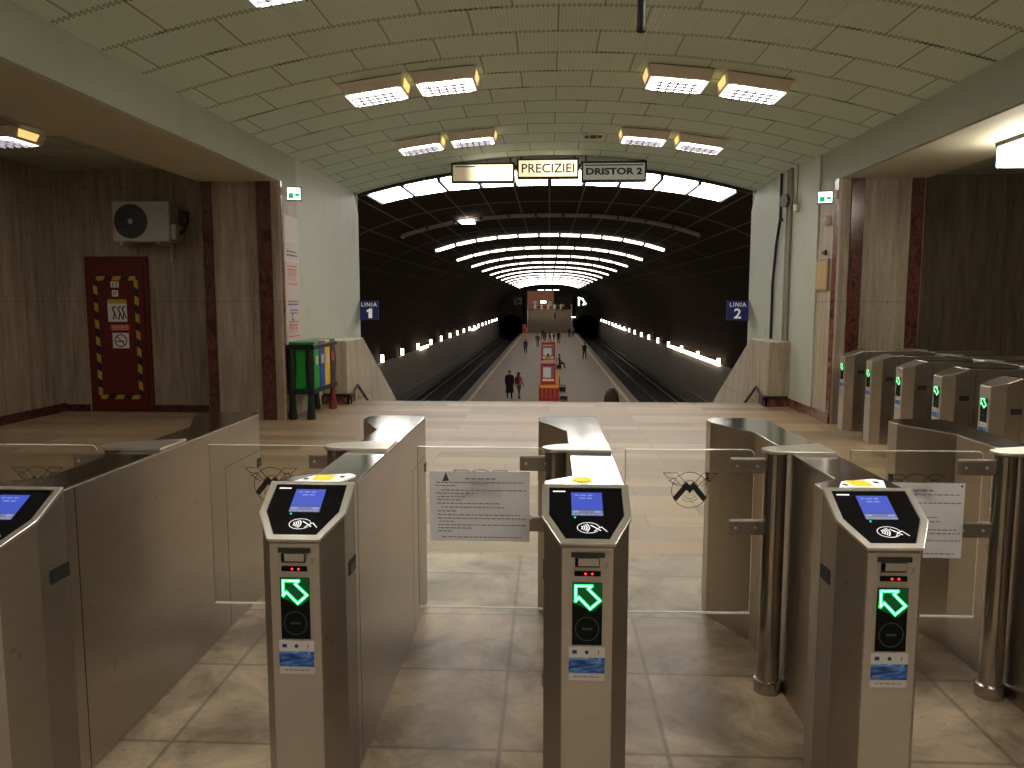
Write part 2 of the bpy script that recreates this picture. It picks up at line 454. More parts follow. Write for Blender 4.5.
# ------------------------------------------------------------------ the hall
XL, XR = -3.56, 3.70          # inner faces of beams / piers
EDGE = 12.24                  # top of the stairs down to the platform
END = 14.45                   # mouth of the hall
BACK = 10.9
YB = -5.0
CX, ZS, ZA = .07, 3.58, 4.09
HW = (XR-XL)/2; RAD = (HW**2+(ZA-ZS)**2)/(2*(ZA-ZS))
def arch_z(x): return ZA - (RAD - sqrt(max(0, RAD**2-(x-CX)**2)))

struct('floor', MB().box(-7.2, 9.0, 4.75, EDGE, -.3, 0), 'polished_floor')
struct('floor_front', MB().box(-7.2, 9.0, YB, 4.75, -.3, 0), 'stone_slabs')
struct('trim_1', MB().box(XL, XR, EDGE-.02, EDGE+.02, -.10, .004), 'travertine_pale')
# vaulted ceiling with UVs
def vault_mesh(name, prof, ys, mat, closed_uv=None):
    bm = bmesh.new(); uvl = bm.loops.layers.uv.new('UVMap')
    arc = [0]
    for a, b in zip(prof, prof[1:]): arc.append(arc[-1]+math.hypot(b[0]-a[0], b[1]-a[1]))
    mid = arc[-1]/2
    g = [[bm.verts.new((x, y, z)) for x, z in prof] for y in ys]
    for j in range(len(ys)-1):
        for i in range(len(prof)-1):
            f = bm.faces.new((g[j][i], g[j+1][i], g[j+1][i+1], g[j][i+1]))
            for l, (jj, ii) in zip(f.loops, ((j,i),(j+1,i),(j+1,i+1),(j,i+1))):
                l[uvl].uv = (arc[ii]-mid, ys[jj])
            f.smooth = True
    me = bpy.data.meshes.new(name); bm.to_mesh(me); bm.free(); me.materials.append(MATS[mat])
    o = link(name, me, None, 0, None, ST); return o
n = 40
prof = [(XL + (XR-XL)*i/n, arch_z(XL + (XR-XL)*i/n)) for i in range(n+1)]
vault_mesh('ceiling', prof, [YB, 0, 5, 10, END], 'ribbed_ceiling')
# beams with their soffits
struct('trim_2', MB().box(-4.64, XL, YB, 10.2, 3.18, 3.62), 'beam_paint')
struct('trim_3', MB().box(XR, 4.78, YB, 10.2, 3.16, 3.62), 'beam_paint')
struct('trim_4', MB().box(-4.635, XL-.03, YB, 10.2, 3.172, 3.18), 'soffit_paint')
struct('trim_5', MB().box(XR+.03, 4.775, YB, 10.2, 3.152, 3.16), 'soffit_paint')
struct('trim_6', MB().box(-4.64, XL, 10.2, BACK, 3.18, 3.62), 'beam_paint')
struct('trim_7', MB().box(XR, 4.78, 10.2, BACK, 3.16, 3.62), 'beam_paint')
# side ceilings
struct('ceiling_left', MB().box(-7.2, -4.64, YB, BACK+.2, 3.45, 3.6), 'side_ceiling')
struct('ceiling_right', MB().box(4.78, 9.0, YB, BACK+.2, 3.30, 3.6), 'side_ceiling')
# walls
struct('wall_left', MB().box(-7.4, -7.1, YB, BACK, 0, 3.6), 'travertine_wall')
struct('wall_left_back', MB().box(-7.4, -4.6, BACK, BACK+.25, 0, 3.6), 'travertine_wall')
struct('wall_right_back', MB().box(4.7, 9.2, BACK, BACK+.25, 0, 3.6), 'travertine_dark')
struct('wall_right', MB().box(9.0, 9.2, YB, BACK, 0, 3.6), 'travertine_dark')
struct('wall_behind', MB().box(-7.4, 9.2, YB-.2, YB, 0, 4.2), 'travertine_pier')
struct('baseboard_left', MB().box(-7.1, -7.07, YB, BACK, 0, .12), 'red_marble')
struct('baseboard_back', MB().box(-7.1, -6.72, BACK-.03, BACK, 0, .10).box(-5.72, -4.62, BACK-.03, BACK, 0, .10), 'red_marble')
# piers
struct('pillar_left', MB().box(-4.62, XL-.02, 10.2, BACK+.2, 0, 3.18), 'travertine_pier')
struct('pillar_right', MB().box(XR+.02, 4.76, 10.2, BACK+.2, 0, 3.16), 'travertine_pier')
k = 8
for x0, x1 in ((-4.60, -4.47), (-3.86, -3.68)):
    struct('trim_%d' % k, MB().box(x0, x1, 10.17, 10.2, 0, 3.18), 'red_marble'); k += 1
for x0, x1 in ((3.84, 4.0), (4.59, 4.74)):
    struct('trim_%d' % k, MB().box(x0, x1, 10.17, 10.2, 0, 3.16), 'red_marble'); k += 1
# marble lining of the piers' inner faces
struct('trim_12', MB().box(XL-.02, XL+.01, 10.2, BACK, 0, 3.18), 'travertine_pale')
struct('trim_13', MB().box(XR-.01, XR+.02, 10.2, BACK, 0, 3.16), 'travertine_pale')
struct('trim_14', MB().box(XR-.02, XR-.01, 10.2, 10.34, 0, 3.16), 'red_marble_light')
struct('trim_15', MB().box(XL+.01, XL+.016, 10.2, 10.27, 0, 3.18), 'red_marble_light')
struct('baseboard_right', MB().box(XR-.04, XR-.01, 10.2, 12.0, 0, .13), 'red_marble_light')
# pale walls over the stairs; the far upper corner is cut back
pw = [(BACK, -5.0), (END, -5.0), (END, 3.22), (END-.18, 3.45), (END-.45, 3.66), (BACK, 3.66)]
struct('wall_stair_left', MB().prism(pw, XL-.4, XL, 'x'), 'pale_paint')
struct('wall_stair_right', MB().prism(pw, XR-.03, XR+.4, 'x'), 'pale_paint')
# dark band where the hall ceiling ends
def arch_ring(x0, x1, y0, y1, dz0, dz1, m=40):
    mb = MB()
    P = [(x0+(x1-x0)*i/m) for i in range(m+1)]
    for a, b in zip(P, P[1:]):
        za, zb = arch_z(a), arch_z(b)
        mb._add([(a,y0,za+dz0),(b,y0,zb+dz0),(b,y1,zb+dz0),(a,y1,za+dz0),(a,y0,za+dz1),(b,y0,zb+dz1),(b,y1,zb+dz1),(a,y1,za+dz1)],
                [(0,3,2,1),(4,5,6,7),(0,1,5,4),(1,2,6,5),(2,3,7,6),(3,0,4,7)])
    return mb
struct('trim_16', arch_ring(XL+.02, XR-.05, END-.06, END+.06, -.05, .06), 'dark_concrete')

# parapets of the stairs
def parapet(name, xa, xb):
    pts = [(11.87, 0), (EDGE, 0), (EDGE, -4.5), (21.2, -4.5), (21.2, -3.2), (12.95, .99), (11.87, .99)]
    struct(name, MB().prism(pts, xa, xb, 'x'), 'travertine_pale', bevel=.012)
parapet('wall_parapet_left', XL, -3.15)
parapet('wall_parapet_right', 3.34, XR-.03)
for nm, sx, xa, xb in (('trim_17', 1, XL, -3.15), ('trim_18', -1, 3.34, XR-.03)):
    inner = xb if sx > 0 else xa
    lo, hi = sorted((inner, inner+sx*.03))
    mb = MB(); mb.box(xa if sx > 0 else lo, hi if sx > 0 else xb, 11.84, 11.87, 0, .13)
    mb.box(lo, hi, 11.84, EDGE, 0, .13)
    struct(nm, mb, 'red_marble_light')
for nm, sx, inner in (('left', 1, -3.15), ('right', -1, 3.34)):
    x = inner+sx*.05; xo = XL+.05 if sx > 0 else XR-.08
    h = thing('stair_handrail', 'low black handrail folded round the pale stone parapet on the %s of the stairs' % nm, 'handrail', (x, 11.8, 0))
    MB().tube([(xo-x, -.01, .15), (0, -.01, .15), (0, .25, .16), (0, .52, .25), (0, 1.6, -.3), (0, 8.9, -4.05)], .022).build('rail', 'black_matte', h, True)
    MB().cyl((0, .1, .0), (0, .1, .15), .012).build('rail_post', 'black_matte', h, True)

# stairs down (30 steps) and platform
def stairs(name, x0, x1, ya, za, yb, zb, ns, mat):
    mb = MB(); dy = (yb-ya)/ns; dz = (zb-za)/ns
    pts = [(ya, za)]
    for i in range(ns):
        if dz < 0: pts += [(ya+dy*i, za+dz*(i+1)), (ya+dy*(i+1), za+dz*(i+1))]
        else: pts += [(ya+dy*i, za+dz*(i+1)), (ya+dy*(i+1), za+dz*(i+1))]
    low = min(za, zb)-.3
    pts += [(yb, low), (ya, low)]
    mb.prism(pts, x0, x1, 'x'); struct(name, mb, mat)
stairs('stairs_down', -3.15, 3.34, EDGE+.02, 0, 21.2, -4.5, 30, 'stair_stone')
PZ, P0, P1 = -4.5, 21.2, 150.2
struct('platform', MB().box(-5.5, 5.5, P0, P1, PZ-.25, PZ), 'platform_floor')
for i, sx in enumerate((-1, 1)):
    a, b = sorted((sx*5.02, sx*5.52))
    struct('platform_edge', MB().box(a, b, P0, P1, PZ-.3, PZ+.006), 'platform_edge')
    a, b = sorted((sx*4.80, sx*5.02))
    struct('platform_line', MB().box(a, b, P0, P1, PZ-.1, PZ+.008), 'white_line')
    a, b = sorted((sx*5.0, sx*5.2))
    struct('platform_side', MB().box(a, b, P0, P1, -5.8, PZ-.25), 'dark_concrete')
    a, b = sorted((sx*5.2, sx*9.9))
    struct('track_bed', MB().box(a, b, 14.6, 175, -5.95, -5.8), 'ballast')
    a, b = sorted((sx*9.8, sx*10.1))
    struct('wall_track', MB().box(a, b, 14.6, 150.5, -5.9, -2.0), 'track_wall_paint')
    a, b = sorted((sx*9.3, sx*9.8))
    struct('track_ledge', MB().box(a, b, 14.6, 150.5, -5.9, -5.2), 'dark_concrete')
    side = 'left' if sx < 0 else 'right'
    for q, xr in enumerate((6.4, 7.86)):
        r = MB(); r.box(sx*xr-.07, sx*xr+.07, 15, 174, -5.80, -5.78).box(sx*xr-.012, sx*xr+.012, 15, 174, -5.78, -5.70).box(sx*xr-.036, sx*xr+.036, 15, 174, -5.70, -5.65)
        tag(r.build('rail', 'rail_steel'), '%s running rail of the %s track' % (('nearer the platform', 'farther from the platform')[q], side), 'rail')
    r = MB(); r.box(sx*8.9-.05, sx*8.9+.05, 15, 174, -5.42, -5.30)
    for y in range(16, 174, 5): r.box(sx*8.9-.03, sx*8.9+.03, y, y+.1, -5.8, -5.42)
    tag(r.build('power_rail', 'rail_steel'), 'raised power rail beside the wall of the %s track' % side, 'rail')
    for q, zz in enumerate((-4.85, -4.55)):
        r = MB(); r.tube([(sx*9.72, 15, zz), (sx*9.72, 150, zz)], .035, 8)
        tag(r.build('wall_cable', 'rail_steel'), '%s cable pipe along the wall of the %s track' % (('lower', 'upper')[q], side), 'cable')
# tunnel vault
A, B, ZB, EX = 9.95, 6.84, -2.02, 2.4
vp = []
for i in range(61):
    x = -A + 2*A*i/60
    # finer near the springing
    t = -1 + 2*i/60; x = A*math.copysign(1-(1-abs(t))**1.6, t) if t else 0
    vp.append((x, ZB + B*max(0, 1-(abs(x)/A)**EX)**(1/EX)))
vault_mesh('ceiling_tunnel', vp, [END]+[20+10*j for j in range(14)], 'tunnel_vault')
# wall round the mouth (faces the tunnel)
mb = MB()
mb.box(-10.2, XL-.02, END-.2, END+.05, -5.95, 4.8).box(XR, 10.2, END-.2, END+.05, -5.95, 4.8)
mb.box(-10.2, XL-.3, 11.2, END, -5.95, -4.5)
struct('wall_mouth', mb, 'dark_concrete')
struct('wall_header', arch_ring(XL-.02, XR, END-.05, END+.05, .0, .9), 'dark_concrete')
# end of the platform: far stairs, end wall with portals, hall beyond
stairs('stairs_up', -4.2, 4.5, P1, PZ, 159, 0, 30, 'stair_stone')
mb = MB(); W0 = P1+.1
mb.box(-5.1, -4.2, W0, W0+.4, PZ, 3.95).box(4.5, 5.1, W0, W0+.4, PZ, 3.95)
mb.box(-10, -5.1, W0, W0+.4, 2.3, 5.2).box(5.1, 10, W0, W0+.4, 2.3, 5.2).box(-5.1, 5.1, W0, W0+.4, 3.95, 5.2)
for sx in (-1, 1):                                  # arched portals over the tracks
    c, r = sx*7.3, 2.2; P = []
    for i in range(17):
        t = pi*i/16; P.append((c+r*cos(t), -2.9+1.9*sin(t)))
    for a, b in zip(P, P[1:]):
        lo, hi = b, a
        mb.prism([(lo[0], lo[1]), (hi[0], hi[1]), (hi[0], 2.3), (lo[0], 2.3)], W0, W0+.4, 'y')
    mb.box(c-2.6, c-r, W0, W0+.4, -5.8, 2.3).box(c+r, c+2.6, W0, W0+.4, -5.8, 2.3)
struct('wall_end', mb, 'black_matte')
mb = MB()
for sx in (-1, 1):
    c = sx*7.3
    mb.box(c-2.6, c+2.6, 174, 174.2, -5.9, .2).box(c-2.7, c-2.4, W0+.4, 174, -5.95, .2).box(c+2.4, c+2.7, W0+.4, 174, -5.95, .2).box(c-2.7, c+2.7, W0+.4, 174, .0, .2)
struct('wall_tunnel_dark', mb, 'black_matte')
for nm, xa, xb in (('wall_stairs_far_left', -4.5, -4.2), ('wall_stairs_far_right', 4.5, 4.8)):
    struct(nm, MB().prism([(P1, PZ), (159.5, PZ), (159.5, 1.0), (159, 1.0), (P1, -3.5)], xa, xb, 'x'), 'white_line')
struct('floor_far', MB().box(-9, 9, 159, 178, -.3, 0), 'stair_stone')
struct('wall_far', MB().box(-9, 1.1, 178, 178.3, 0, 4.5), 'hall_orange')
struct('wall_far_dark', MB().box(1.1, 9, 176, 178.3, 0, 4.5), 'track_wall_paint')
struct('ceiling_far', MB().box(-9, 9, 150.6, 178.3, 3.95, 4.15), 'dark_concrete')
for x in (-5.0, 4.9):
    struct('pillar_far', MB().box(x-.35, x+.35, 161, 161.7, -.0, 3.95), 'dark_concrete')

# ------------------------------------------------------------------ ticket gates
TP = Matrix(((1, 0, 0, 0), (0, .21/.246, -.128/.246, 0), (0, .128/.246, .21/.246, .872), (0, 0, 0, 1)))  # the tilted reader plane
HEXA = [(-.078, 0), (.078, 0), (.132, .092), (.132, .21), (-.132, .21), (-.132, .092)]
def head_top(x, y): return min(1.0, .868 + .128*y/.21)
def words(mb, M, x0, x1, y, h, rnd, z=0):
    """a line of unreadably small print: word-length dashes"""
    x = x0
    while x < x1-.003:
        w = rnd.uniform(.5, 1.6)*h*3.2
        e = min(x+w, x1); mb.rect(x, e, y-h/2, y+h/2, M, z); x = e + h*1.1
def emblem(parent, x, y, z, s=1.0):
    M = front(x, y, z) @ Matrix.Scale(s, 4)
    mb = MB(); mb.keep = True; w = .0024
    R = .073
    ring = [(R*cos(2*pi*i/40), R*sin(2*pi*i/40)) for i in range(40)]
    mb.ribbon(ring, w, M, True)
    mb.ribbon([(.033*cos(t), .006+.033*sin(t)) for t in [radians(20+14*i) for i in range(11)]], w*.8, M)
    mb.ribbon([(.040*cos(t), -.008+.040*sin(t)) for t in [radians(215+11*i) for i in range(11)]], w*.8, M)
    mb.ribbon([(.028*cos(t), -.008+.028*sin(t)) for t in [radians(215+11*i) for i in range(11)]], w*.8, M)
    for sx in (-1, 1):                                  # outstretched wings
        mb.ribbon([(sx*.022, .033), (sx*.052, .070), (sx*.108, .070), (sx*.088, .050), (sx*.062, .048), (sx*.030, .014)], w, M)
        mb.ribbon([(sx*.088, .042), (sx*.070, .030), (sx*.052, .026)], w, M)
        mb.ribbon([(sx*.060, .050), (sx*.080, .040), (sx*.066, .024), (sx*.046, .016)], w, M)
    mb.ribbon([(-.054, -.030), (-.014, .018), (0, .003), (.014, .018), (.054, -.030)], .022, M)
    return mb.build('winged_emblem', 'black_matte', parent)
def make_gate(reader=True):
    g = thing('ticket_gate', '', 'ticket gate')
    # head with the reader
    MB().prism(HEXA, 0, 0, 'z', None, head_top if reader else (lambda x, y: .93+.07*min(1, y/.21))).build('head_housing', 'steel_dark' if reader else 'steel', g, bevel=.003)
    fp = MB().box(-.0765, .0765, -.004, .002, .004, .862 if reader else .925).build('front_panel', 'steel_front_lit', g, bevel=.002)
    for sx in (-1, 1):
        pts = [(.132*sx, .21), (.132*sx, .262), (.132*sx-.02*sx, .262), (.132*sx-.02*sx, .21)]
    # body
    body = [(.132, .212), (.132, 1.70), (.105, 1.75), (-.13, 1.75), (-.17, 1.70), (-.17, 1.60), (-.035, 1.30), (-.035, .37), (-.132, .29), (-.132, .212)]
    cab = MB().prism(body, 0, .996).build('cabinet', 'steel', g, bevel=.004)
    top = MB().prism([(x*.998, y) for x, y in body], .996, 1.0).build('top_cover', 'steel_top', g, bevel=.002)
    for q in ((.262, .266, .01, .99), (1.30, 1.303, .01, .80), (1.30, 1.69, .80, .803)):
        MB().box(.1315, .1325, *q).build('panel_seam', 'dark_metal', cab)
    for yy, ww in ((.13, .085), (1.655, .05)):
        h = MB().box(.128, .1345, yy-.0, yy+ww, .715, .76).build('pull_slot', 'black_matte', cab)
        MB().box(.1325, .1355, yy+.012, yy+ww-.006, .722, .742).build('slot_lip', 'dark_metal', h)
    MB().box(-.1345, -.128, .13, .205, .715, .76).build('pull_slot', 'black_matte', cab)
    MB().box(-.1725, -.168, 1.615, 1.665, .69, .735).build('pull_slot', 'black_matte', cab)
    # hinge post, cap and clamps
    p = MB().lathe((-.09, .83, 0), [(.055, 0), (.055, .05), (.044, .055), (.044, .995)], 28).build('hinge_post', 'pole_steel', g, True)
    cap = [(.131, .765), (.131, .965), (-.09, .895)]
    cap += [(-.09+.055*cos(t), .83+.055*sin(t)) for t in [radians(110+20*i) for i in range(9)]] + [(-.06, .775)]
    MB().prism(cap, 1.0, 1.013).build('post_cap', 'steel_trim', g, bevel=.003)
    for z in (.915, .662):
        c = MB().box(-.27, -.125, .816, .844, z, z+.062).build('glass_clamp', 'steel_dark', g, bevel=.006)
        bt = MB()
        for x in (-.245, -.165): bt.cyl((x, .817, z+.031), (x, .812, z+.031), .006, .006, 12)
        bt.build('bolt', 'steel_trim', c, True)
    # glass leaf with rounded top corner
    gp = [(-.175, .33), (-.175, .985)] + [(-.20+.025*cos(t), .985+.025*sin(t)) for t in [radians(15*i) for i in range(1, 7)]] + [(-.69, 1.01), (-.69, .33)]
    gl = MB().prism(gp, .825, .835, 'y').build('glass_leaf', 'glass', g)
    ed = MB().box(-.69, -.175, .8245, .8355, .328, .334)
    ed.build('glass_edge', 'glass_edge', gl)
    ed = MB().box(-.69, -.20, .8245, .8355, 1.0095, 1.0110)
    for i in range(6):
        a, b = radians(15*i), radians(15*i+15)
        ed.cyl((-.20+.025*cos(a), .83, .985+.025*sin(a)), (-.20+.025*cos(b), .83, .985+.025*sin(b)), .0016, .0016, 6)
    ed.build('glass_edge', 'glass_edge', gl)
    e2 = MB().box(-.691, -.689, .8245, .8355, .335, 1.009).build('glass_edge', 'conduit_grey', gl)
    emblem(gl, -.43, .8235, .845)
    # reader: bright frame, black plate, screen, contactless mark
    fr = [(-.083, -.004), (.083, -.004), (.139, .105), (.139, .246), (-.139, .246), (-.139, .105)]
    inn = [(-.066, .016), (.066, .016), (.116, .112), (.116, .232), (-.116, .232), (-.116, .112)]
    mb = MB(); nn = len(fr)
    vs = [(x, y, z) for pts, z in ((fr, 0), (fr, .012), (inn, .012), (inn, .006)) for x, y in pts]
    fs = []
    for r in range(3):
        for i in range(nn): fs.append((r*nn+i, r*nn+(i+1) % nn, (r+1)*nn+(i+1) % nn, (r+1)*nn+i))
    fs.append(tuple(range(nn-1, -1, -1)))
    mb._add(vs, fs, TP); mb.build('reader_frame', 'steel_trim', g, bevel=.002)
    if not reader:
        bpy.data.objects.remove([c for c in g.children if c.name.startswith('reader_frame')][0])
    pl = MB().prism(inn, .0, .008, 'z', TP).build('card_reader', 'black_gloss', g)
    s = MB().rect(-.046, .052, .136, .212, TP, .0088); s.build('screen', 'screen_blue', pl)
    s = MB().rect(-.046, .052, .112, .135, TP, .0088); s.build('screen_keys', 'screen_grey', pl)
    s = MB(); rnd = random.Random(3)
    words(s, TP, -.034, .026, .199, .005, rnd, .0094); words(s, TP, -.020, .020, .186, .005, rnd, .0094)
    s.build('screen_message', 'screen_text', pl); s = MB()
    s.rect(-.042, -.022, .124, .132, TP, .0094).rect(.026, .046, .124, .132, TP, .0094)
    words(s, TP, -.042, .048, .117, .004, rnd, .0094)
    s.build('screen_keys_text', 'screen_text', pl)
    s = MB().rect(-.104, -.064, .213, .219, TP, .0088); s.build('maker_mark', 'white_print', pl)
    MB().sphere((-.036, .104, .009), .0032, M=TP, n=8, m=6).build('status_light', 'led_green', pl)
    s = MB(); s.keep = True
    s.ribbon([(.004+.034*cos(2*pi*i/32), .062+.021*sin(2*pi*i/32)) for i in range(30)], .0022, TP, False, .009)
    for r in (.010, .017, .024, .031):
        s.ribbon([(-.024+r*cos(t), .062+r*.75*sin(t)) for t in [radians(-38+19*i) for i in range(5)]], .0036, TP, False, .009)
    s.ribbon([(.012, .072), (.030, .060), (.040, .052)], .004, TP, False, .009)
    s.ribbon([(.022, .048), (.030, .058), (.044, .066), (.060, .048)], .003, TP, False, .009)
    s.build('contactless_mark', 'white_print', pl)
    # front face fittings
    if not reader:
        for c in list(pl.children): bpy.data.objects.remove(c)
        bpy.data.objects.remove(pl)
    F = front(0, -.0045, 0)
    mb = MB().box(-.050, .052, -.008, -.003, .836, .853).box(-.038, .036, -.010, -.003, .806, .836)
    sl = mb.build('ticket_slot', 'dark_metal', g, bevel=.003)
    MB().box(-.028, .033, -.0115, -.009, .812, .834).build('slot_flap', 'steel_front_lit', sl)
    MB().box(-.038, -.028, -.0115, -.009, .812, .834).build('slot_groove', 'black_gloss', sl)
    ld = MB().box(-.040, .040, -.008, -.003, .778, .795).build('indicator_bar', 'black_gloss', g, bevel=.004)
    s = MB()
    for x in (-.006, .014): s.cyl((x, -.0075, .7865), (x, -.009, .7865), .0035, .0035, 10)
    s.build('red_light', 'led_red', ld)
    if not reader:
        for q in (sl, ld):
            for c in list(q.children): bpy.data.objects.remove(c)
            bpy.data.objects.remove(q)
    dp = MB().box(-.045, .045, -.0075, -.003, .563, .758).build('arrow_display', 'black_gloss', g)
    D = front(0, -.0082, .757) @ Matrix.Scale(.088, 4)
    ar = [(-.40, -.09), (.14, -.09), (.03, -.20), (.43, -.60), (.10, -.90), (-.29, -.50), (-.40, -.62)]
    mb = MB(); mb.keep = True; mb.poly([(x, y, -.002) for x, y in [(-.5, -.0), (.5, -.0), (.5, -.75), (.2, -1.0), (-.5, -.7)]], D); mb.build('display_backlight', 'arrow_back', dp)
    mb = MB(); mb.keep = True; mb.ribbon(ar, .115, D, True, .004); mb.build('green_arrow', 'arrow_green', dp)
    mb = MB(); mb.keep = True; mb.ribbon(ar, .045, D, True, .008); mb.build('arrow_core', 'arrow_core', dp)
    mb = MB(); mb.keep = True; mb.ribbon([(.40*cos(2*pi*i/30), -1.62+.42*sin(2*pi*i/30)) for i in range(30)], .035, D, True, .004)
    mb.rect(-.18, .18, -1.66, -1.58, D, .004); mb.build('ring_symbol', 'ring_dim', dp)
    st = MB().box(-.0545, .0545, -.0065, -.003, .450, .557).build('information_sticker', 'white_plastic', g)
    MB().box(-.0545, .0545, -.0075, -.006, .474, .523).build('train_picture', 'train_picture', st)
    s = MB().box(-.044, -.030, -.0075, -.006, .535, .546).build('flag_mark', 'blue_print', st)
    s = MB().cyl((0, -.006, .540), (0, -.0075, .540), .006, .006, 12).build('round_mark', 'blue_print', st)
    s = MB().box(.034, .037, -.0075, -.006, .534, .546).build('tower_mark', 'grey_print', st)
    s = MB(); words(s, front(0, -.0072, .462), -.04, .04, 0, .003, random.Random(5)); s.build('sticker_text', 'grey_print', st)
    if not reader:
        dp.location.z = .075; st.location.z = .075
    return g
def top_plate(g, kind):
    if kind == 'white':
        p = MB().prism([(-.075, .232), (.075, .232), (.11, .33), (.085, .355), (-.035, .315)], 1.0, 1.0035).build('white_label', 'white_print', g)
        MB().box(-.02, .045, .245, .322, 1.003, 1.0052).build('yellow_label', 'yellow_sticker', p)
        MB().box(-.05, -.035, .255, .275, 1.003, 1.0052).box(.065, .08, .29, .31, 1.003, 1.0052).build('printed_mark', 'dark_print', p)
    else:
        s = MB().cyl((-.005, .31, 1.0), (-.005, .31, 1.003), .033, .033, 20).build('yellow_label', 'yellow_sticker', g)
G0 = make_gate()
near = [(-1.655, 'ticket gate at the lower left corner, its reader cut by the photo edge', None),
        (-.775, 'ticket gate with white and yellow label behind its reader, in front of the recycling bins', 'white'),
        (.12, 'middle ticket gate with a round yellow label, facing straight to the viewer', 'round'),
        (1.005, 'right ticket gate with a white label and yellow square on its top', 'white'),
        (1.895, 'ticket gate at the right edge, only its hinge post and rear body showing', None)]
far = [(3.66, 9.75, 'farthest ticket gate of the row by the right wall, next to the stone pillar'),
       (3.63, 8.88, 'second ticket gate of the right-hand row, counted from the stone pillar'),
       (3.585, 8.02, 'third ticket gate of the right-hand row, counted from the stone pillar'),
       (3.545, 7.16, 'fourth ticket gate of the right-hand row, counted from the stone pillar'),
       (3.495, 6.30, 'nearest ticket gate of the right-hand row, at the edge of the photo')]
gates = []
GF = make_gate(False)
for i, (x, lab, tp) in enumerate(near):
    g = G0 if i == 0 else copy_tree(G0)
    g.scale = (1, 1, 1); g.rotation_euler = (0, 0, 0); g.location = (x, 2.255, 0); g['label'] = lab; g['group'] = 'ticket gates across the front'; gates.append((g, tp))
    if i == 0: g.location = (-1.69, 2.115, 0); g.scale = (1, 1.13, 1)
    if i == 3: g.location = (1.02, 2.255, 0); g.rotation_euler = (0, 0, radians(1.4))
    dx = {1: .06, 2: .035}.get(i, 0)
    for c in g.children:
        if c.name.startswith(('glass_clamp', 'glass_leaf')): c.location.x = dx
for i, (x, y, lab) in enumerate(far):
    g = GF if i == 0 else copy_tree(GF); g.location = (x, y, 0); g.rotation_euler = (0, 0, -pi/2)
    g['label'] = lab; g['group'] = 'ticket gates in the right-hand row'
for g, tp in gates:
    if tp: top_plate(g, tp)
# notices taped to two glass leaves
def notice(label, x0, x1, z0, z1, y, torn):
    n_ = thing('paper_notice', label, 'notice', (x0, y, z0), 0, 'printed notices taped to the glass leaves')
    w, h = x1-x0, z1-z0
    pg = MB()
    nx, nz = 12, 8
    V = [(w*i/nx, -.003*sin(i*1.3)*sin(j*.9+1)-.002, h*j/nz) for j in range(nz+1) for i in range(nx+1)]
    F = [(j*(nx+1)+i, j*(nx+1)+i+1, (j+1)*(nx+1)+i+1, (j+1)*(nx+1)+i) for j in range(nz) for i in range(nx)]
    pg._add(V, F); pg.build('sheet', 'paper', n_, True)
    rnd = random.Random(11); t = MB(); t.keep = True; M = front(0, -.0062, 0)
    words(t, M, w*.36, w*.66, h*.90, .0055, rnd); t.build('printed_heading', 'grey_print', n_); t = MB(); t.keep = True
    for fy, a, b in ((.845, .07, .95), (.80, .06, .27), (.735, .12, .97), (.69, .07, .44), (.64, .08, .36), (.595, .08, .33), (.545, .08, .70), (.49, .12, .75),
                     (.435, .08, .28), (.38, .08, .92), (.33, .08, .97), (.285, .10, .26), (.235, .08, .97), (.19, .08, .42), (.145, .08, .24), (.06, .12, .92)):
        words(t, M, w*a, w*b, h*fy, .0042, rnd)
    t.build('printed_text', 'grey_print', n_)
    if torn:
        s = MB(); s._add([(w*.13, -.0065, h*.86), (w*.20, -.0065, h*.87), (w*.165, -.0065, h*.99)], [(0,1,2)])
        s.build('torn_tape', 'dark_print', n_)
        s = MB().box(w*.95, w+.012, -.007, -.005, h*.33, h*.39).build('tape_strip', 'white_plastic', n_)
    else:
        MB().cyl((w*.96, -.004, h*.96), (w*.96, -.007, h*.96), .004).build('pin_mark', 'dark_print', n_)
notice('white printed notice taped to the glass left of the middle ticket gate', -.484, -.075, .622, .912, 3.068, True)
notice('white printed notice taped to the glass behind the right ticket gate reader', 1.30, 1.648, .580, .886, 3.068, False)

# ------------------------------------------------------------------ lights of the hall
def make_fixture():
    f = thing('ceiling_light', '', 'ceiling light')
    mb = MB(); a, b, h = .35, .31, .11; a2, b2 = .31, .265
    mb._add([(-a,-b,0),(a,-b,0),(a,b,0),(-a,b,0),(-a2,-b2,-h),(a2,-b2,-h),(a2,b2,-h),(-a2,b2,-h)], [(0,1,2,3),(4,7,6,5),(0,4,5,1),(1,5,6,2),(2,6,7,3),(3,7,4,0)])
    mb.build('housing', 'fixture_beige', f, bevel=.008)
    d = MB().box(-.26, .26, -.225, .225, -h-.008, -h+.01).build('diffuser', 'hall_lamp', f)
    lv = MB()
    for i in range(1, 6): lv.box(-.262+.087*i-.006, -.262+.087*i+.006, -.225, .225, -h-.030, -h-.007)
    for j in range(1, 4): lv.box(-.26, .26, -.225+.112*j-.006, -.225+.112*j+.006, -h-.030, -h-.007)
    lv.build('louvre', 'louvre_lilac', d)
    for sx in (-1, 1):
        MB().box(*sorted((sx*.265, sx*.30)), -.225, .225, -h-.005, -h+.01).build('reflector', 'hall_lamp_dim', f)
        q = MB(); x1, x2 = sx*.352, sx*.332
        q._add([(x1, -.17, -.006), (x1, .17, -.006), (x2-sx*.012, .15, -.085), (x2-sx*.012, -.15, -.085)], [(0,1,2,3)])
        q.build('side_glow', 'fixture_amber', f)
    return f
F0 = make_fixture(); first = True
rows = [(11.55, 'farthest row, close above the hanging signs'), (8.62, 'middle row of the arched ceiling'), (5.66, 'row at the top edge of the photo'), (1.9, 'unseen row added overhead'), (-1.0, 'unseen row added behind'), (-3.8, 'unseen row added at the back')]  # rows overhead and behind are unseen, added to light the gate fronts
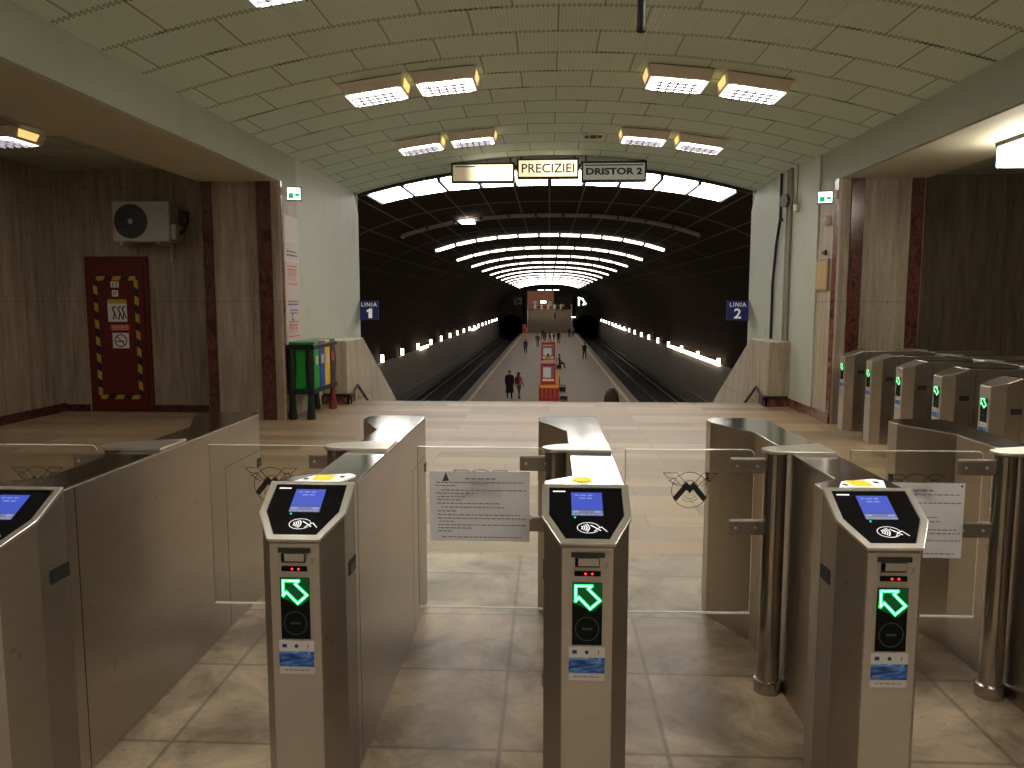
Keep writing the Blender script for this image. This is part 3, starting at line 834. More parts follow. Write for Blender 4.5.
cols = [(-1.90, 'outer left'), (-1.13, 'inner left'), (1.36, 'inner right'), (2.17, 'outer right')]
for y, rl in rows:
    for x, cl in cols:
        if y == 5.66 and x in (-1.13, 1.36): pass
        f = F0 if first else copy_tree(F0); first = False
        sl = math.atan((x-CX)/RAD)
        f.location = (x, y, arch_z(x)-.012); f.rotation_euler = (0, sl, 0)
        f['label'] = '%s square ceiling light, %s' % (cl, rl); f['group'] = 'square lights on the arched ceiling'
for x, y, z, lab in ((-6.0, 8.35, 3.44, 'square ceiling light over the red door side, cut by the left photo edge'),
                     (-6.0, 3.2, 3.44, 'square ceiling light over the left aisle, near the viewer')):
    f = copy_tree(F0); f.location = (x, y, z); f.rotation_euler = (0, 0, 0); f['label'] = lab; f['group'] = 'lights over the side aisles'
def long_light(x, y, lab):
    t = thing('ceiling_light', lab, 'ceiling light', (x, y, 3.152), 0, 'long lights under the right beam')
    MB().box(-.16, .16, -.6, .6, -.04, .004).build('housing', 'dark_metal', t)
    MB().box(-.15, .15, -.59, .59, -.24, -.04).build('diffuser', 'side_lamp', t, bevel=.012)
long_light(4.55, 7.42, 'bright long light under the right beam, at the right edge of the photo')
long_light(4.55, 2.9, 'bright long light under the right beam, beyond the photo edge')
# rod and vent
t = thing('hanging_rod', 'dark metal pipe hanging from the ceiling at the top edge of the photo', 'pipe', (.645, 5.75, 0))
MB().cyl((0, 0, 3.52), (0, 0, 4.07), .03, .03, 16).build('rod', 'dark_metal', t, True)
MB().cyl((0, 0, 4.05), (0, 0, 4.085), .06, .06, 16).build('mounting_plate', 'dark_metal', t, True)
MB().lathe((0, 0, 3.505), [(.026, 0), (.033, .006), (.033, .03)], 16).build('end_cap', 'black_matte', t, True)
t = thing('ceiling_vent', 'small square grille with a dark opening in the arched ceiling above the signs', 'vent', (.65, 11.9, arch_z(.65)))
MB().box(-.15, .15, -.14, .14, -.025, .0).build('frame', 'fixture_beige', t)
MB().box(-.045, .045, -.11, .11, -.03, -.02).build('opening', 'black_matte', t)
s = MB()
for sx in (-1, 1):
    for i in range(4): s.box(sx*.095-.035, sx*.095+.035, -.10+.055*i, -.075+.055*i, -.03, -.02)
s.build('slat', 'dark_metal', t)

# ------------------------------------------------------------------ signs
def hang_sign(x0, x1, z0, z1, face, label, txt=None, tm=None, ts=.2, xs=1, shear=0, bold=0):
    cx, cz = (x0+x1)/2, (z0+z1)/2; w, h = x1-x0, z1-z0; Y = 13.6
    t = thing('hanging_sign', label, 'sign', (cx, Y, cz))
    MB().box(-w/2, w/2, -.06, .06, -h/2, h/2).build('sign_box', 'sign_frame', t, bevel=.006)
    fc = MB().box(-w/2+.035, w/2-.035, -.066, -.055, -h/2+.035, h/2-.035).build('sign_face', face, t)
    for sx in (-1, 1):
        x = sx*w*.43
        MB().cyl((x, 0, h/2-.01), (x, 0, arch_z(cx+x)-cz), .014, .014, 10).build('hanger', 'sign_frame', t, True)
    if txt: text_mesh('lettering', txt, ts, tm, t, front(.0, -.0672, -.005), xs=xs, shear=shear, bold=bold)
    return t, fc
t, fc = hang_sign(-1.70, -.60, 3.635, 3.975, 'sign_left_face', 'left hanging sign, glowing blank panel with faded face')
MB().box(-.48, -.13, -.0675, -.066, .095, .115).build('shadow_strip', 'dark_metal', t)
hang_sign(-.565, .505, 3.70, 4.04, 'sign_mid_face', 'middle hanging lit sign reading PRECIZIEI', 'PRECIZIEI', 'dark_print', .215, 1.02, 0, .002)
t, fc = hang_sign(.54, 1.655, 3.64, 3.985, 'sign_grey_face', 'right hanging unlit grey sign reading DRISTOR 2', 'DRISTOR 2', 'black_matte', .15, 1.32, 0, .006)
MB().box(-.50, .50, -.0675, -.066, .095, .115).build('shadow_strip', 'black_matte', t)
def line_sign(x0, x1, num, side):
    t = thing('line_sign', 'dark blue sign reading LINIA %s at the %s edge of the tunnel mouth' % (num, side), 'sign', ((x0+x1)/2, END-.05, 1.435))
    w = (x1-x0)/2
    MB().box(-w, w, -.02, .02, -.18, .18).build('sign_plate', 'sign_blue', t, bevel=.004)
    text_mesh('lettering', 'LINIA', .105, 'sign_letter', t, front(0, -.0215, .105), xs=1.0, bold=.0006, space=1.22)
    if num == '1': MB().prism([(-.012, -.145), (.058, -.145), (.058, .035), (.012, .035), (-.045, 0), (-.045, -.038), (-.012, -.022)], -.0225, -.0205, 'y').build('number', 'sign_letter', t)
    else: text_mesh('number', num, .25, 'sign_letter', t, front(0.0, -.0215, -.065), xs=1.12, bold=.004)
    s = -1 if side == 'left' else 1
    MB().box(*sorted((s*w, s*w-s*.08)), -.012, .03, -.03, .03).build('wall_bracket', 'dark_metal', t)
line_sign(-3.55, -3.20, '1', 'left'); line_sign(3.26, 3.66, '2', 'right')
def exit_sign(x0, x1, z0, z1, y, side):
    s = 1 if side == 'left' else -1; cx, cz = (x0+x1)/2, (z0+z1)/2; w, h = (x1-x0)/2, (z1-z0)/2
    t = thing('exit_sign', 'small lit green and white exit sign high on the %s pillar' % side, 'sign', (cx, y, cz))
    t.rotation_euler = (0, 0, s*.25)
    MB().box(-w, w, -.035, .035, -h, h).build('sign_box', 'dark_metal', t, bevel=.005)
    f = MB().box(-w+.012, w-.012, -.042, -.034, -h+.012, h-.012).build('sign_face', 'exit_face', t)
    m = MB().box(-w*.7, -w*.05, -.0445, -.042, -h*.7, h*.1).box(w*.15, w*.75, -.0445, -.042, -h*.35, h*.05); m.build('running_figure_mark', 'exit_green', t)
    MB().box(*sorted((-s*w, -s*(w+.06))), -.012, .012, -.02, .09).build('wall_bracket', 'steel_trim', t)
exit_sign(-3.49, -3.30, 2.93, 3.11, 10.3, 'left'); exit_sign(3.45, 3.64, 2.85, 3.01, 10.3, 'right')
# posters on the left pillar's inner face
t = thing('poster_strip', 'tall white poster strip with red print on the inner side of the left pillar', 'poster', (XL+.009, 10.32, .98))
MB().box(0, .006, 0, .56, 0, 1.78).build('sheet', 'poster_white', t)
M = face_px(.0075, 0, 0); rnd = random.Random(4)
MB().box(.0, .0085, -.01, .57, 1.17, 1.19).box(.0, .0085, -.01, .57, 1.43, 1.45).build('clear_tape', 'white_plastic', t)
for z0, z1, a, b in ((.86, 1.10, .05, .46), (.14, .34, .05, .50)):
    r = MB(); r.keep = True; r.ribbon([(a, z0), (b, z0)], .012, M); r.ribbon([(a, z1), (b, z1)], .012, M)
    x = a+.03
    while x < b-.05:                              # heavy illegible block capitals
        r.ribbon([(x, z0+.05), (x, z1-.04)], .016, M); r.ribbon([(x, z1-.04), (x+.045, z1-.04), (x+.045, (z0+z1)/2)], .013, M); x += .075
    r.build('red_print', 'red_print', t)
r = MB(); r.keep = True
for z in (.62, .58, 1.30, 1.25): words(r, M, .06, .48, z, .022, rnd)
for z in (.50, .46): words(r, M, .12, .46, z, .016, rnd)
r.ribbon([(.22, .44), (.22, .38), (.26, .36)], .03, M)
r.build('blue_print', 'blue_print', t)
# framed yellow notice on the right pillar
t = thing('framed_notice', 'yellowed notice in a thin frame on the inner side of the right pillar', 'notice', (XR-.02, 10.42, 1.74))
MB().box(-.02, 0, 0, .45, 0, .43).build('frame', 'wood_frame', t, bevel=.004)
MB().box(-.024, -.019, .03, .42, .03, .40).build('sheet', 'frame_yellow', t)
t = thing('wall_camera', 'small pale round sensor on the inner side of the right pillar above the framed notice', 'sensor', (XR-.012, 10.5, 2.66))
MB().sphere((-.03, 0, 0), .05, (1, 1, 1.3)).build('dome', 'fixture_beige', t, True)
MB().box(-.012, .004, -.05, .05, -.07, .07).build('base', 'fixture_beige', t)
t = thing('door_bell', 'small dark metal fitting just above the framed notice on the right pillar', 'fitting', (XR-.012, 10.6, 2.25))
MB().box(-.02, .004, -.035, .035, -.035, .035).build('plate', 'dark_metal', t); MB().cyl((-.02, 0, 0), (-.05, 0, 0), .018).build('button', 'steel_trim', t, True)
# cables on the right pale wall
XW = XR-.03
t = thing('wall_cable', 'black cable running down the pale wall right of the tunnel mouth', 'cable', (XW, 12.3, 0))
MB().tube([(-.03, .25, 3.63), (-.03, .25, 2.9), (-.03, .42, 2.5), (-.03, .55, 1.9), (-.03, .55, .99)], .022).build('cable', 'cable_black', t, True)
MB().box(-.035, 0, .20, .30, 2.85, 2.9).build('clip', 'dark_metal', t)
t = thing('wall_conduit', 'pale painted conduit pipes running down the pale wall beside the black cable', 'pipe', (XW, 12.05, 0))
MB().cyl((-.03, 0, .2), (-.03, 0, 3.64), .03, .03, 12).build('pipe', 'conduit_grey', t, True)
MB().cyl((-.03, .16, .2), (-.03, .16, 3.64), .02, .02, 12).build('pipe', 'conduit_grey', t, True)
t = thing('junction_box', 'small junction box with a thin pipe dropping from the ceiling on the right pale wall', 'box', (XW, 11.75, 2.98))
MB().box(-.06, 0, -.07, .07, -.06, .05).build('box', 'fixture_beige', t, bevel=.006)
MB().cyl((-.03, 0, .04), (-.03, 0, .66), .012, .012, 10).build('pipe', 'conduit_grey', t, True)
MB().tube([(-.03, .06, 0), (-.03, .25, .02)], .01).build('lead', 'cable_black', t, True)
t = thing('wall_speaker', 'dark round loudspeaker on the conduit of the right pale wall', 'speaker', (XW, 12.12, 3.12))
MB().cyl((-.05, 0, 0), (-.12, -.02, 0), .09, .10, 20).build('cone', 'dark_metal', t, True)
MB().box(-.06, 0, -.03, .03, -.03, .03).build('bracket', 'dark_metal', t)

# ------------------------------------------------------------------ red door
d = MB().box(-6.66, -5.74, BACK-.05, BACK, 0.01, 2.24).build('door_1', 'door_red', props=ST, bevel=.004)
d['label'] = 'dark red metal door framed with black and yellow hazard tape'
MB().box(-6.60, -5.80, BACK-.075, BACK-.05, .03, 2.18).build('door_leaf', 'door_red', d, bevel=.004)
YD = BACK-.0765
def hazard(p, q, w):
    p, q = Vector((p[0], p[1])), Vector((q[0], q[1])); ln = (q-p).length; u = (q-p)/ln; nrm = Vector((-u.y, u.x)); ns = max(3, round(ln/.12))
    a = MB(); a.keep = True; b = MB(); b.keep = True
    M = front(0, YD, 0)
    for i in range(ns):
        s0, s1 = ln*i/ns, ln*(i+1)/ns; k = .035
        pts = [p+u*s0-nrm*w/2, p+u*s1-nrm*w/2, p+u*min(ln, s1+k)+nrm*w/2, p+u*min(ln, s0+k)+nrm*w/2]
        (a if i % 2 == 0 else b).poly([(v.x, v.y, 0) for v in pts], M)
    a.build('hazard_tape', 'tape_yellow', d); b.build('hazard_tape', 'black_matte', d)
hazard((-6.50, .22), (-6.50, 1.93), .06); hazard((-6.50, 1.93), (-5.90, 1.93), .06); hazard((-5.90, 1.93), (-5.90, .22), .06); hazard((-5.90, .22), (-6.50, .22), .06)
def decal(name, x0, x1, z0, z1, mat, dy=0): return MB().box(x0, x1, YD-.004-dy, YD+.001, z0, z1).build(name, mat, d)
decal('number_sticker', -6.27, -6.15, 1.80, 1.885, 'white_plastic'); decal('number_sticker', -6.255, -6.165, 1.67, 1.76, 'white_plastic')
decal('warning_sign', -6.33, -6.05, 1.31, 1.63, 'white_plastic'); decal('warning_heading', -6.33, -6.05, 1.57, 1.63, 'tape_yellow', .002)
decal('text_sticker', -6.30, -6.02, 1.19, 1.27, 'red_print'); decal('no_smoking_sign', -6.28, -6.04, .93, 1.15, 'white_plastic')
mb = MB(); mb.keep = True; M = front(0, YD-.0055, 0)
mb.ribbon([(-6.16+.085*cos(2*pi*i/24), 1.04+.085*sin(2*pi*i/24)) for i in range(24)], .016, M, True); mb.ribbon([(-6.22, 1.10), (-6.10, .98)], .014, M); mb.ribbon([(-6.215, 1.03), (-6.12, 1.03)], .018, M)
for x in (-6.25, -6.17, -6.11): mb.ribbon([(x, 1.35), (x+.02, 1.44), (x-.01, 1.50), (x+.03, 1.53)], .02, M); mb.ribbon([(x+.02, 1.44), (x+.05, 1.36)], .016, M)
for x in (-6.245, -6.195): mb.ribbon([(x, 1.82), (x+.02, 1.865)], .014, M)
for x in (-6.235, -6.205): mb.ribbon([(x, 1.70), (x+.015, 1.74)], .012, M)
mb.build('printed_symbol', 'dark_print', d)
mb = MB(); mb.keep = True
for z in (1.25, 1.225, 1.20): words(mb, M, -6.28, -6.04, z, .010, random.Random(8))
mb.build('printed_text', 'poster_white', d)
MB().cyl((-5.84, YD, 1.0), (-5.84, YD-.05, 1.0), .02).build('door_handle', 'dark_metal', d, True)
MB().cyl((-6.62, BACK-.07, .3), (-6.62, BACK-.07, .42), .018).build('hinge', 'dark_metal', d, True)
# air conditioner
t = thing('air_conditioner', 'white outdoor air conditioner unit on the wall above the red door', 'air conditioner', (-5.68, BACK, 2.42))
MB().box(-.36, .45, -.36, -.06, 0, .56).build('casing', 'ac_white', t, bevel=.02)
MB().box(.45, .52, -.32, -.10, .03, .24).build('valve_cover', 'ac_white', t, bevel=.008)
fr = MB().cyl((-.09, -.361, .28), (-.09, -.366, .28), .235, .235, 40).build('fan_opening', 'ac_dark', t, True)
gr = MB(); gr.keep = True
for r_ in (.225, .19, .155, .12, .085): gr.ribbon([(r_*cos(2*pi*i/32), r_*sin(2*pi*i/32)) for i in range(32)], .006, front(-.09, -.369, .28), True)
for i in range(16): gr.ribbon([(.05*cos(2*pi*i/16), .05*sin(2*pi*i/16)), (.23*cos(2*pi*i/16+.3), .23*sin(2*pi*i/16+.3))], .004, front(-.09, -.369, .28))
gr.build('fan_grille', 'dark_metal', fr)
MB().cyl((-.09, -.366, .28), (-.09, -.376, .28), .035, .035, 16).build('fan_hub', 'ac_white', fr, True)
m_ = MB(); m_.keep = True; words(m_, front(0, -.3615, 0), .24, .38, .46, .014, random.Random(2)); words(m_, front(0, -.3615, 0), .24, .40, .43, .012, random.Random(3)); m_.build('maker_mark', 'grey_print', t)
MB().tube([(.52, -.2, .12), (.58, -.2, .16), (.61, -.15, .3), (.58, -.08, .42), (.50, -.02, .44)], .022).build('hose', 'black_matte', t, True)
for x in (-.22, .30): MB().box(x-.02, x+.02, -.40, 0, -.04, 0).box(x-.02, x+.02, -.03, 0, -.25, 0).build('bracket', 'ac_white', t)

# ------------------------------------------------------------------ recycling bins
t = thing('recycling_station', 'recycling station of coloured bins on black legs by the left pillar', 'recycling bins', (-3.36, 10.22, 0))
def leg_prof(): return [(.055, 0), (.062, .03), (.048, .14), (.038, .30), (.050, .55), (.060, .75), (.042, .98)]
for x in (-.12, .13):
    for y in (.04, 1.10):
        MB().lathe((x, y, 0), leg_prof(), 14).build('leg', 'bin_rust' if (x > 0 and y > 1) else 'bin_frame', t, True)
MB().box(-.18, .19, 0, 1.14, .35, .41).build('lower_frame', 'bin_frame', t)
MB().box(-.18, .20, -.01, 1.15, .96, 1.02).build('upper_frame', 'bin_frame', t, bevel=.008)
for i, (nm, mt) in enumerate((('green', 'bin_green'), ('blue', 'bin_blue'), ('yellow', 'bin_yellow'), ('black', 'bin_black'))):
    y0 = .05+.26*i
    bn = MB().box(-.15, .185, y0, y0+.245, .41, .97).build('bin', mt, t, bevel=.012); bn['label'] = nm+' bin'
    MB().box(-.16, .19, y0, y0+.245, 1.02, 1.055).build('lid', mt, bn, bevel=.01)
    MB().box(.184, .188, y0+.07, y0+.175, .74, .86).build('bin_sticker', 'poster_white' if nm != 'black' else 'red_print', bn)

# ------------------------------------------------------------------ tunnel lights
for kx in range(15):
    y = 20.3 + 8.6*kx
    lab = ['bright row of large square lamps just behind the hanging signs', 'unlit row of vault lamps with one lit end, behind the bright row', 'first lit row of narrow lamps across the dark vault', 'second lit row of narrow lamps across the dark vault'][kx] if kx < 4 else 'lit row of narrow lamps across the far tunnel vault'
    t = thing('lamp_row', lab, 'tunnel light', (0, y, 0), 0, 'lamp rows across the tunnel vault')
    nb = 10 if kx == 0 else 11
    dep = .95 if kx == 0 else .30
    for i in range(nb):
        c = (i-(nb-1)/2)*(.915 if kx == 0 else 1.0)
        w = .395 if kx == 0 else .44
        za, zb = [ZB + B*(1-(abs(x)/A)**EX)**(1/EX)-.10 for x in (c-w, c+w)]
        mb = MB()
        y0, y1 = -dep, dep
        mb._add([(c-w,y0,za),(c+w,y0,zb),(c+w,y1,zb),(c-w,y1,za),(c-w,y0,za+.08),(c+w,y0,zb+.08),(c+w,y1,zb+.08),(c-w,y1,za+.08)],
                [(0,3,2,1),(4,5,6,7),(0,1,5,4),(1,2,6,5),(2,3,7,6),(3,0,4,7)])
        if kx == 1: mt = 'tunnel_lamp_off'
        else: mt = 'tunnel_lamp_big' if kx == 0 else 'tunnel_lamp'
        p = mb.build('lamp_panel', mt, t)
    if kx == 1:
        c = -3.05; z = ZB + B*(1-(abs(c)/A)**EX)**(1/EX)-.12
        MB().box(c-.26, c+.26, -.5, .5, z-.02, z).build('lamp_panel', 'tunnel_lamp_big', t)
    for i in range(nb+1):
        fr = MB()
        c = (i-nb/2)*(.915 if kx == 0 else 1.0); z = ZB + B*(1-(abs(c)/A)**EX)**(1/EX)
        fr.box(c-.04, c+.04, -dep, dep, z-.13, z)
        fr.build('frame_bar', 'dark_concrete', t)
# small lamps on the tunnel walls
def wall_tube(x, y, z, long_, lab, grp):
    s = -1 if x > 0 else 1
    t = thing('wall_lamp', lab, 'tunnel light', (x, y, z), 0, grp)
    if long_: MB().box(*sorted((s*.06, s*.16)), 0, long_, -.10, .10).build('tube', 'wall_lamp', t)
    else: MB().cyl((s*.10, 0, -.22), (s*.10, 0, .22), .10, .10, 10).build('tube', 'wall_lamp', t, True)
    MB().box(*sorted((0, s*.06)), -.05, (long_ or 0)+.05, -.06, .06).build('mount', 'dark_metal', t)
for side, x in (('left', -9.8), ('right', 9.8)):
    grp = 'lamps on the %s tunnel wall' % side
    for i in range(17):
        y = 44.4+6.2*i
        wall_tube(x, y, -1.72 if side == 'left' else -1.85, 0, 'small upright lamp in the row along the %s tunnel wall' % side, grp)
    spans = ((57.8, 3.6), (97, 8)) if side == 'left' else ((44.8, 5.6), (51.3, 5.0), (57.2, 4.4), (98, 21))
    for q, (y, ln) in enumerate(spans):
        wall_tube(x, y, -1.95, ln, ['nearest long level lamp on the %s tunnel wall', 'second long level lamp on the %s tunnel wall', 'third long level lamp on the %s tunnel wall', 'far long level lamp on the %s tunnel wall'][q if len(spans) > 2 else (0, 3)[q]] % side, grp)

# ------------------------------------------------------------------ things on the platform
def kiosk(y, x0, x1, h, label, front_stand):
    t = thing('vending_kiosk', label, 'kiosk', ((x0+x1)/2, y, PZ), 0, 'red kiosks along the platform')
    w = (x1-x0)/2
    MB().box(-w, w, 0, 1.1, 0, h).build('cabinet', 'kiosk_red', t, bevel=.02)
    MB().box(-w+.12, w-.12, -.03, 0, h*.58, h-.18).build('window', 'kiosk_window', t)
    MB().box(-w+.16, w-.3, -.05, -.02, h*.60, h-.25).build('poster', 'kiosk_white', t)
    MB().box(-w+.1, w-.1, -.04, 0, h*.50, h*.56).build('name_strip', 'kiosk_white', t)
    if front_stand:
        s = MB().box(-w-.10, w+.22, -1.0, -.05, 0, .95).build('counter', 'kiosk_red', t, bevel=.015)
        MB().box(-w-.02, w+.16, -1.03, -.98, .80, .98).build('yellow_band', 'kiosk_yellow', t)
        for i in range(5): MB().box(-w+.08+.26*i, -w+.14+.26*i, -1.02, -.98, .15, .72).build('rack_bar', 'kiosk_pink', t)
        MB()._add([(-w, -.1, h), (w+.05, -.1, h), (w-.05, 1.3, h+.14), (-w+.03, 1.3, h+.06)], [(0,1,2,3)]).build('sloping_roof', 'kiosk_pink', t)
        t2 = MB().box(w+.02, w+.16, .1, .3, .9, 1.75).build('side_banner', 'kiosk_yellow', t)
    else:
        MB().box(-w+.05, w-.05, -.06, 0, h-.5, h-.3).build('sign_strip', 'kiosk_pink', t)
kiosk(48.2, -.50, .44, 2.25, 'nearest red vending kiosk with a counter, on the platform', True)
kiosk(64.0, -.62, .52, 2.75, 'second red vending kiosk behind the nearest one', False)
kiosk(80.0, -.62, .52, 1.95, 'third red kiosk in the middle of the platform, partly hidden', False)
def bench(y, lab):
    t = thing('platform_bench', lab, 'bench', (.95, y, PZ), 0, 'benches along the middle of the platform')
    MB().box(-.25, .25, 0, 1.8, .27, .32).build('seat', 'bench_wood', t)
    MB().box(-.25, -.20, 0, 1.8, .5, .9).build('backrest', 'bench_wood', t)
    for yy in (.15, 1.65): MB().box(-.22, .2, yy-.04, yy+.04, 0, .27).build('leg', 'dark_metal', t)
bench(70.2, 'dark bench beside the second red kiosk, with a seated person'); bench(52, 'dark bench just behind the nearest red kiosk')
t = thing('fire_cabinet', 'red fire cabinet at the left foot of the far stairs', 'cabinet', (-4.75, P1-.5, PZ))
MB().box(-.35, .35, -.2, .2, 0, 1.7).build('casing', 'kiosk_red', t); MB().box(-.3, .3, -.23, -.2, .9, 1.6).build('door', 'kiosk_pink', t)
# far hall: turnstiles, lit shop fronts, signs
for i in range(5):
    x = -2.9+1.35*i
    t = thing('far_turnstile', 'pale turnstile at the top of the far stairs', 'turnstile', (x, 161.5, 0), 0, 'turnstiles at the top of the far stairs')
    MB().box(-.22, .22, 0, 1.2, 0, 1.0).build('housing', 'kiosk_white', t); MB().box(.22, .8, .5, .56, .75, .82).build('arm', 'steel_trim', t)
for i, (x, z, w, h, mt) in enumerate(((-3.2, 1.4, .8, .7, 'kiosk_white'), (-1.3, 1.5, 1.3, .5, 'wall_lamp'), (.25, 1.2, .7, 1.0, 'kiosk_white'), (.8, 2.2, .5, .4, 'kiosk_yellow'), (-2.2, .45, .7, .6, 'kiosk_red'), (-.9, .45, .7, .6, 'kiosk_red'))):
    t = thing('shop_panel', ['white lit panel at the left of the far hall', 'bright panel left of centre in the far hall', 'tall white panel in the middle of the far hall', 'small yellow panel high on the right of the far hall', 'low red panel at the left of the far hall', 'low red panel in the middle of the far hall'][i], 'panel', (x, 177.8, z))
    MB().box(-w/2, w/2, -.1, .1, -h/2, h/2).build('panel_face', mt, t); MB().box(-w/2-.05, w/2+.05, -.05, .15, -h/2-.05, h/2+.05).build('panel_frame', 'dark_metal', t)
for i, x in enumerate((-1.6, -.1, 1.4)):
    t = thing('far_ceiling_light', 'bright lamp of the far hall above the far stairs', 'ceiling light', (x, 152.3, 3.95), 0, 'lamps of the far hall')
    MB().box(-.55, .55, 0, 2, -.16, -.04).build('diffuser', 'wall_lamp', t); MB().box(-.6, .6, -.05, 2.05, -.05, 0).build('housing', 'dark_metal', t)
def far_sign(x0, x1, z0, z1, lab, lit):
    t = thing('platform_sign', lab, 'sign', ((x0+x1)/2, 140, z0)); w = (x1-x0)/2; h = z1-z0
    MB().box(-w, w, -.1, .1, 0, h).build('sign_box', 'dark_metal', t)
    f = MB(); f.keep = True
    M = front(0, -.11, h/2)
    if lit: f.ribbon([(-w*.7, -h*.35), (-w*.7, h*.35), (0, h*.25), (w*.6, -h*.2), (w*.2, -h*.3)], .28, M)
    else:
        f.ribbon([(-w*.7, -h*.4), (-w*.2, -h*.4)], .12, M); f.ribbon([(-w*.5, -h*.35), (-w*.5, h*.2)], .12, M); f.ribbon([(0, h*.3), (w*.7, h*.35), (w*.7, -h*.35), (w*.2, -h*.35)], .14, M)
    f.build('lit_pattern', 'exit_face' if lit else 'kiosk_window', t)
    for xx in (-w*.7, w*.7): MB().cyl((xx, 0, h), (xx, 0, ZB + B*(1-(abs((x0+x1)/2+xx)/A)**EX)**(1/EX)), .03, .03, 8).build('hanger', 'dark_metal', t, True)
far_sign(-6.5, -4.8, 1.0, 2.4, 'dim hanging sign over the left track at the far end', False)
far_sign(5.1, 6.9, .7, 2.5, 'bright hanging sign over the right track at the far end', True)
t = thing('platform_lamp', 'lit lamp on a post at the right of the far stairs', 'lamp', (4.75, P1-.7, PZ))
MB().cyl((0, 0, 0), (0, 0, 3.0), .06, .06, 10).build('pole', 'dark_metal', t, True); MB().box(-.45, .3, -.1, .1, 3.0, 3.2).build('lamp_head', 'wall_lamp', t)

# ------------------------------------------------------------------ people
def person(label, loc, face=0, top='cloth_black', legs='cloth_black', hair='hair_dark', longcoat=False, walk=.16, sit=False, h=1.72, wide=1.0, longhair=False, pack=None, group=None, lean=0, bighair=1):
    """one continuous skinned body; face = heading in radians (0 looks towards -y)"""
    V, R, E = [], [], []
    def add(p, r, par=None):
        V.append(Vector(p)); R.append(r)
        if par is not None: E.append((par, len(V)-1))
        return len(V)-1
    bz = .93
    pel = add((0, 0, bz), (.155*wide, .115))
    wai = add((0, 0, 1.09), (.145*wide, .105), pel); che = add((0, lean*.3, 1.28), (.172*wide, .115), wai)
    sho = add((0, lean*.5+.01, 1.41), (.13*wide, .085), che); nec = add((0, lean*.6, 1.50), (.052, .055), sho)
    chin = add((0, lean*.7-.015, 1.56), (.066, .078), nec); hed = add((0, lean*.7-.012, 1.64), (.076, .095), chin); tip = add((0, lean*.7, 1.71), (.055, .07), hed)
    add((0, lean*.7-.115, 1.615), (.012, .012), hed)                 # nose
    for s in (-1, 1): add((s*.082, lean*.7, 1.62), (.012, .02), hed)   # ears
    hands = []
    for s in (-1, 1):
        st = walk*s
        hip = add((s*.092, 0, .87), (.098*wide, .10), pel)
        if sit:
            kn = add((s*.11, -.42, .90), (.070, .072), hip); an = add((s*.11, -.46, .50), (.048, .05), kn); to = add((s*.12, -.60, .455), (.042, .03), an)
        else:
            kn = add((s*.098, -st*.55-.02, .49), (.064, .066), hip); an = add((s*.10, -st*1.0+.05*abs(st), .09), (.045, .048), kn); to = add((s*.11, -st-.14, .04), (.045, .03), an)
        sh = add((s*.185*wide, lean*.5+.01, 1.40), (.066, .066), sho)
        if sit: el = add((s*.235*wide, lean*.3-.06, 1.15), (.050, .05), sh); wr = add((s*.15, -.30, 1.02), (.034, .034), el); pd = Vector((0, -1, -.2))
        else: el = add((s*.235*wide, st*.35+.03, 1.14), (.050, .05), sh); wr = add((s*.235*wide, st*.7-.06, .90), (.034, .034), el); pd = Vector((0, -.25, -1))
        pd.normalize(); w = V[wr]
        pa = add(w+pd*.07, (.036, .022), wr)
        for q, ln in enumerate((.070, .082, .076, .060)):           # four fingers, bent
            o = Vector((0, (q-1.5)*.019, 0)) if not sit else Vector(((q-1.5)*.019, 0, 0))
            f1 = add(w+pd*(.07+ln*.5)+o, (.009, .009), pa); add(w+pd*(.07+ln*.9)+o+Vector((-s*.02, 0, 0)), (.008, .008), f1)
        th = add(w+pd*.055+Vector((-s*.012, -.04, 0)), (.010, .010), pa); add(w+pd*.085+Vector((-s*.02, -.05, 0)), (.009, .009), th)
    me = bpy.data.meshes.new('body'); me.from_pydata([tuple(v) for v in V], E, []); me.update()
    o = bpy.data.objects.new('tmp_body', me); COL.objects.link(o)
    o.modifiers.new('skin', 'SKIN').use_smooth_shade = True
    if not me.skin_vertices:
        bm = bmesh.new(); bm.from_mesh(me); bm.verts.layers.skin.verify(); bm.to_mesh(me); bm.free()
    for i, sv in enumerate(me.skin_vertices[0].data):
        sv.radius = R[i]; sv.use_root = (i == 0)
    o.modifiers.new('sub', 'SUBSURF').levels = 1
    dg = bpy.context.evaluated_depsgraph_get(); bme = bpy.data.meshes.new_from_object(o.evaluated_get(dg))
    bpy.data.objects.remove(o)
    bme.name = 'body'; bme.materials.clear()
    for m_ in ('skin', top, legs, 'shoe'): bme.materials.append(MATS[m_])
    off = .45 if sit else 0
    for p in bme.polygons:
        c = p.center; ax = abs(c.x); k = 0
        p.use_smooth = True
        handzone = (ax > .19 and c.z < .90 and not sit) or (sit and c.y < -.30 and c.z > .965 and ax < .24)
        if c.z > 1.475: k = 0
        elif handzone: k = 0
        elif c.z > .90 or (ax > .19 and c.z > .88): k = 1
        elif sit: k = 3 if c.z < .52 else 2
        else: k = 3 if c.z < .10 else 2
        if sit and c.z <= .98 and not handzone: k = 3 if c.z < .52 else 2
        p.material_index = k
    t = thing('person', label, 'person', loc, face, group)
    sc = h/1.735
    z = -off if sit else 0
    bme.transform(Matrix.Scale(sc, 4) @ Matrix.Translation((0, 0, z)))
    link('body', bme, t)
    S = Matrix.Scale(sc, 4) @ Matrix.Translation((0, lean*.7, z))
    hb = MB(); hb.sphere((0, .018, 1.655), .1, (.92*bighair, 1.08*bighair, 1.0), M=S, zmin=-.1 if not longhair else -.55)
    if longhair: hb.sphere((0, .075, 1.53), .1, (.95, .55, 1.7), M=S)
    if bighair > 1: hb.lathe((0, .02, 0), [(.185, 1.36), (.17, 1.48), (.15, 1.60), (.12, 1.70), (.06, 1.77)], 16, M=S)
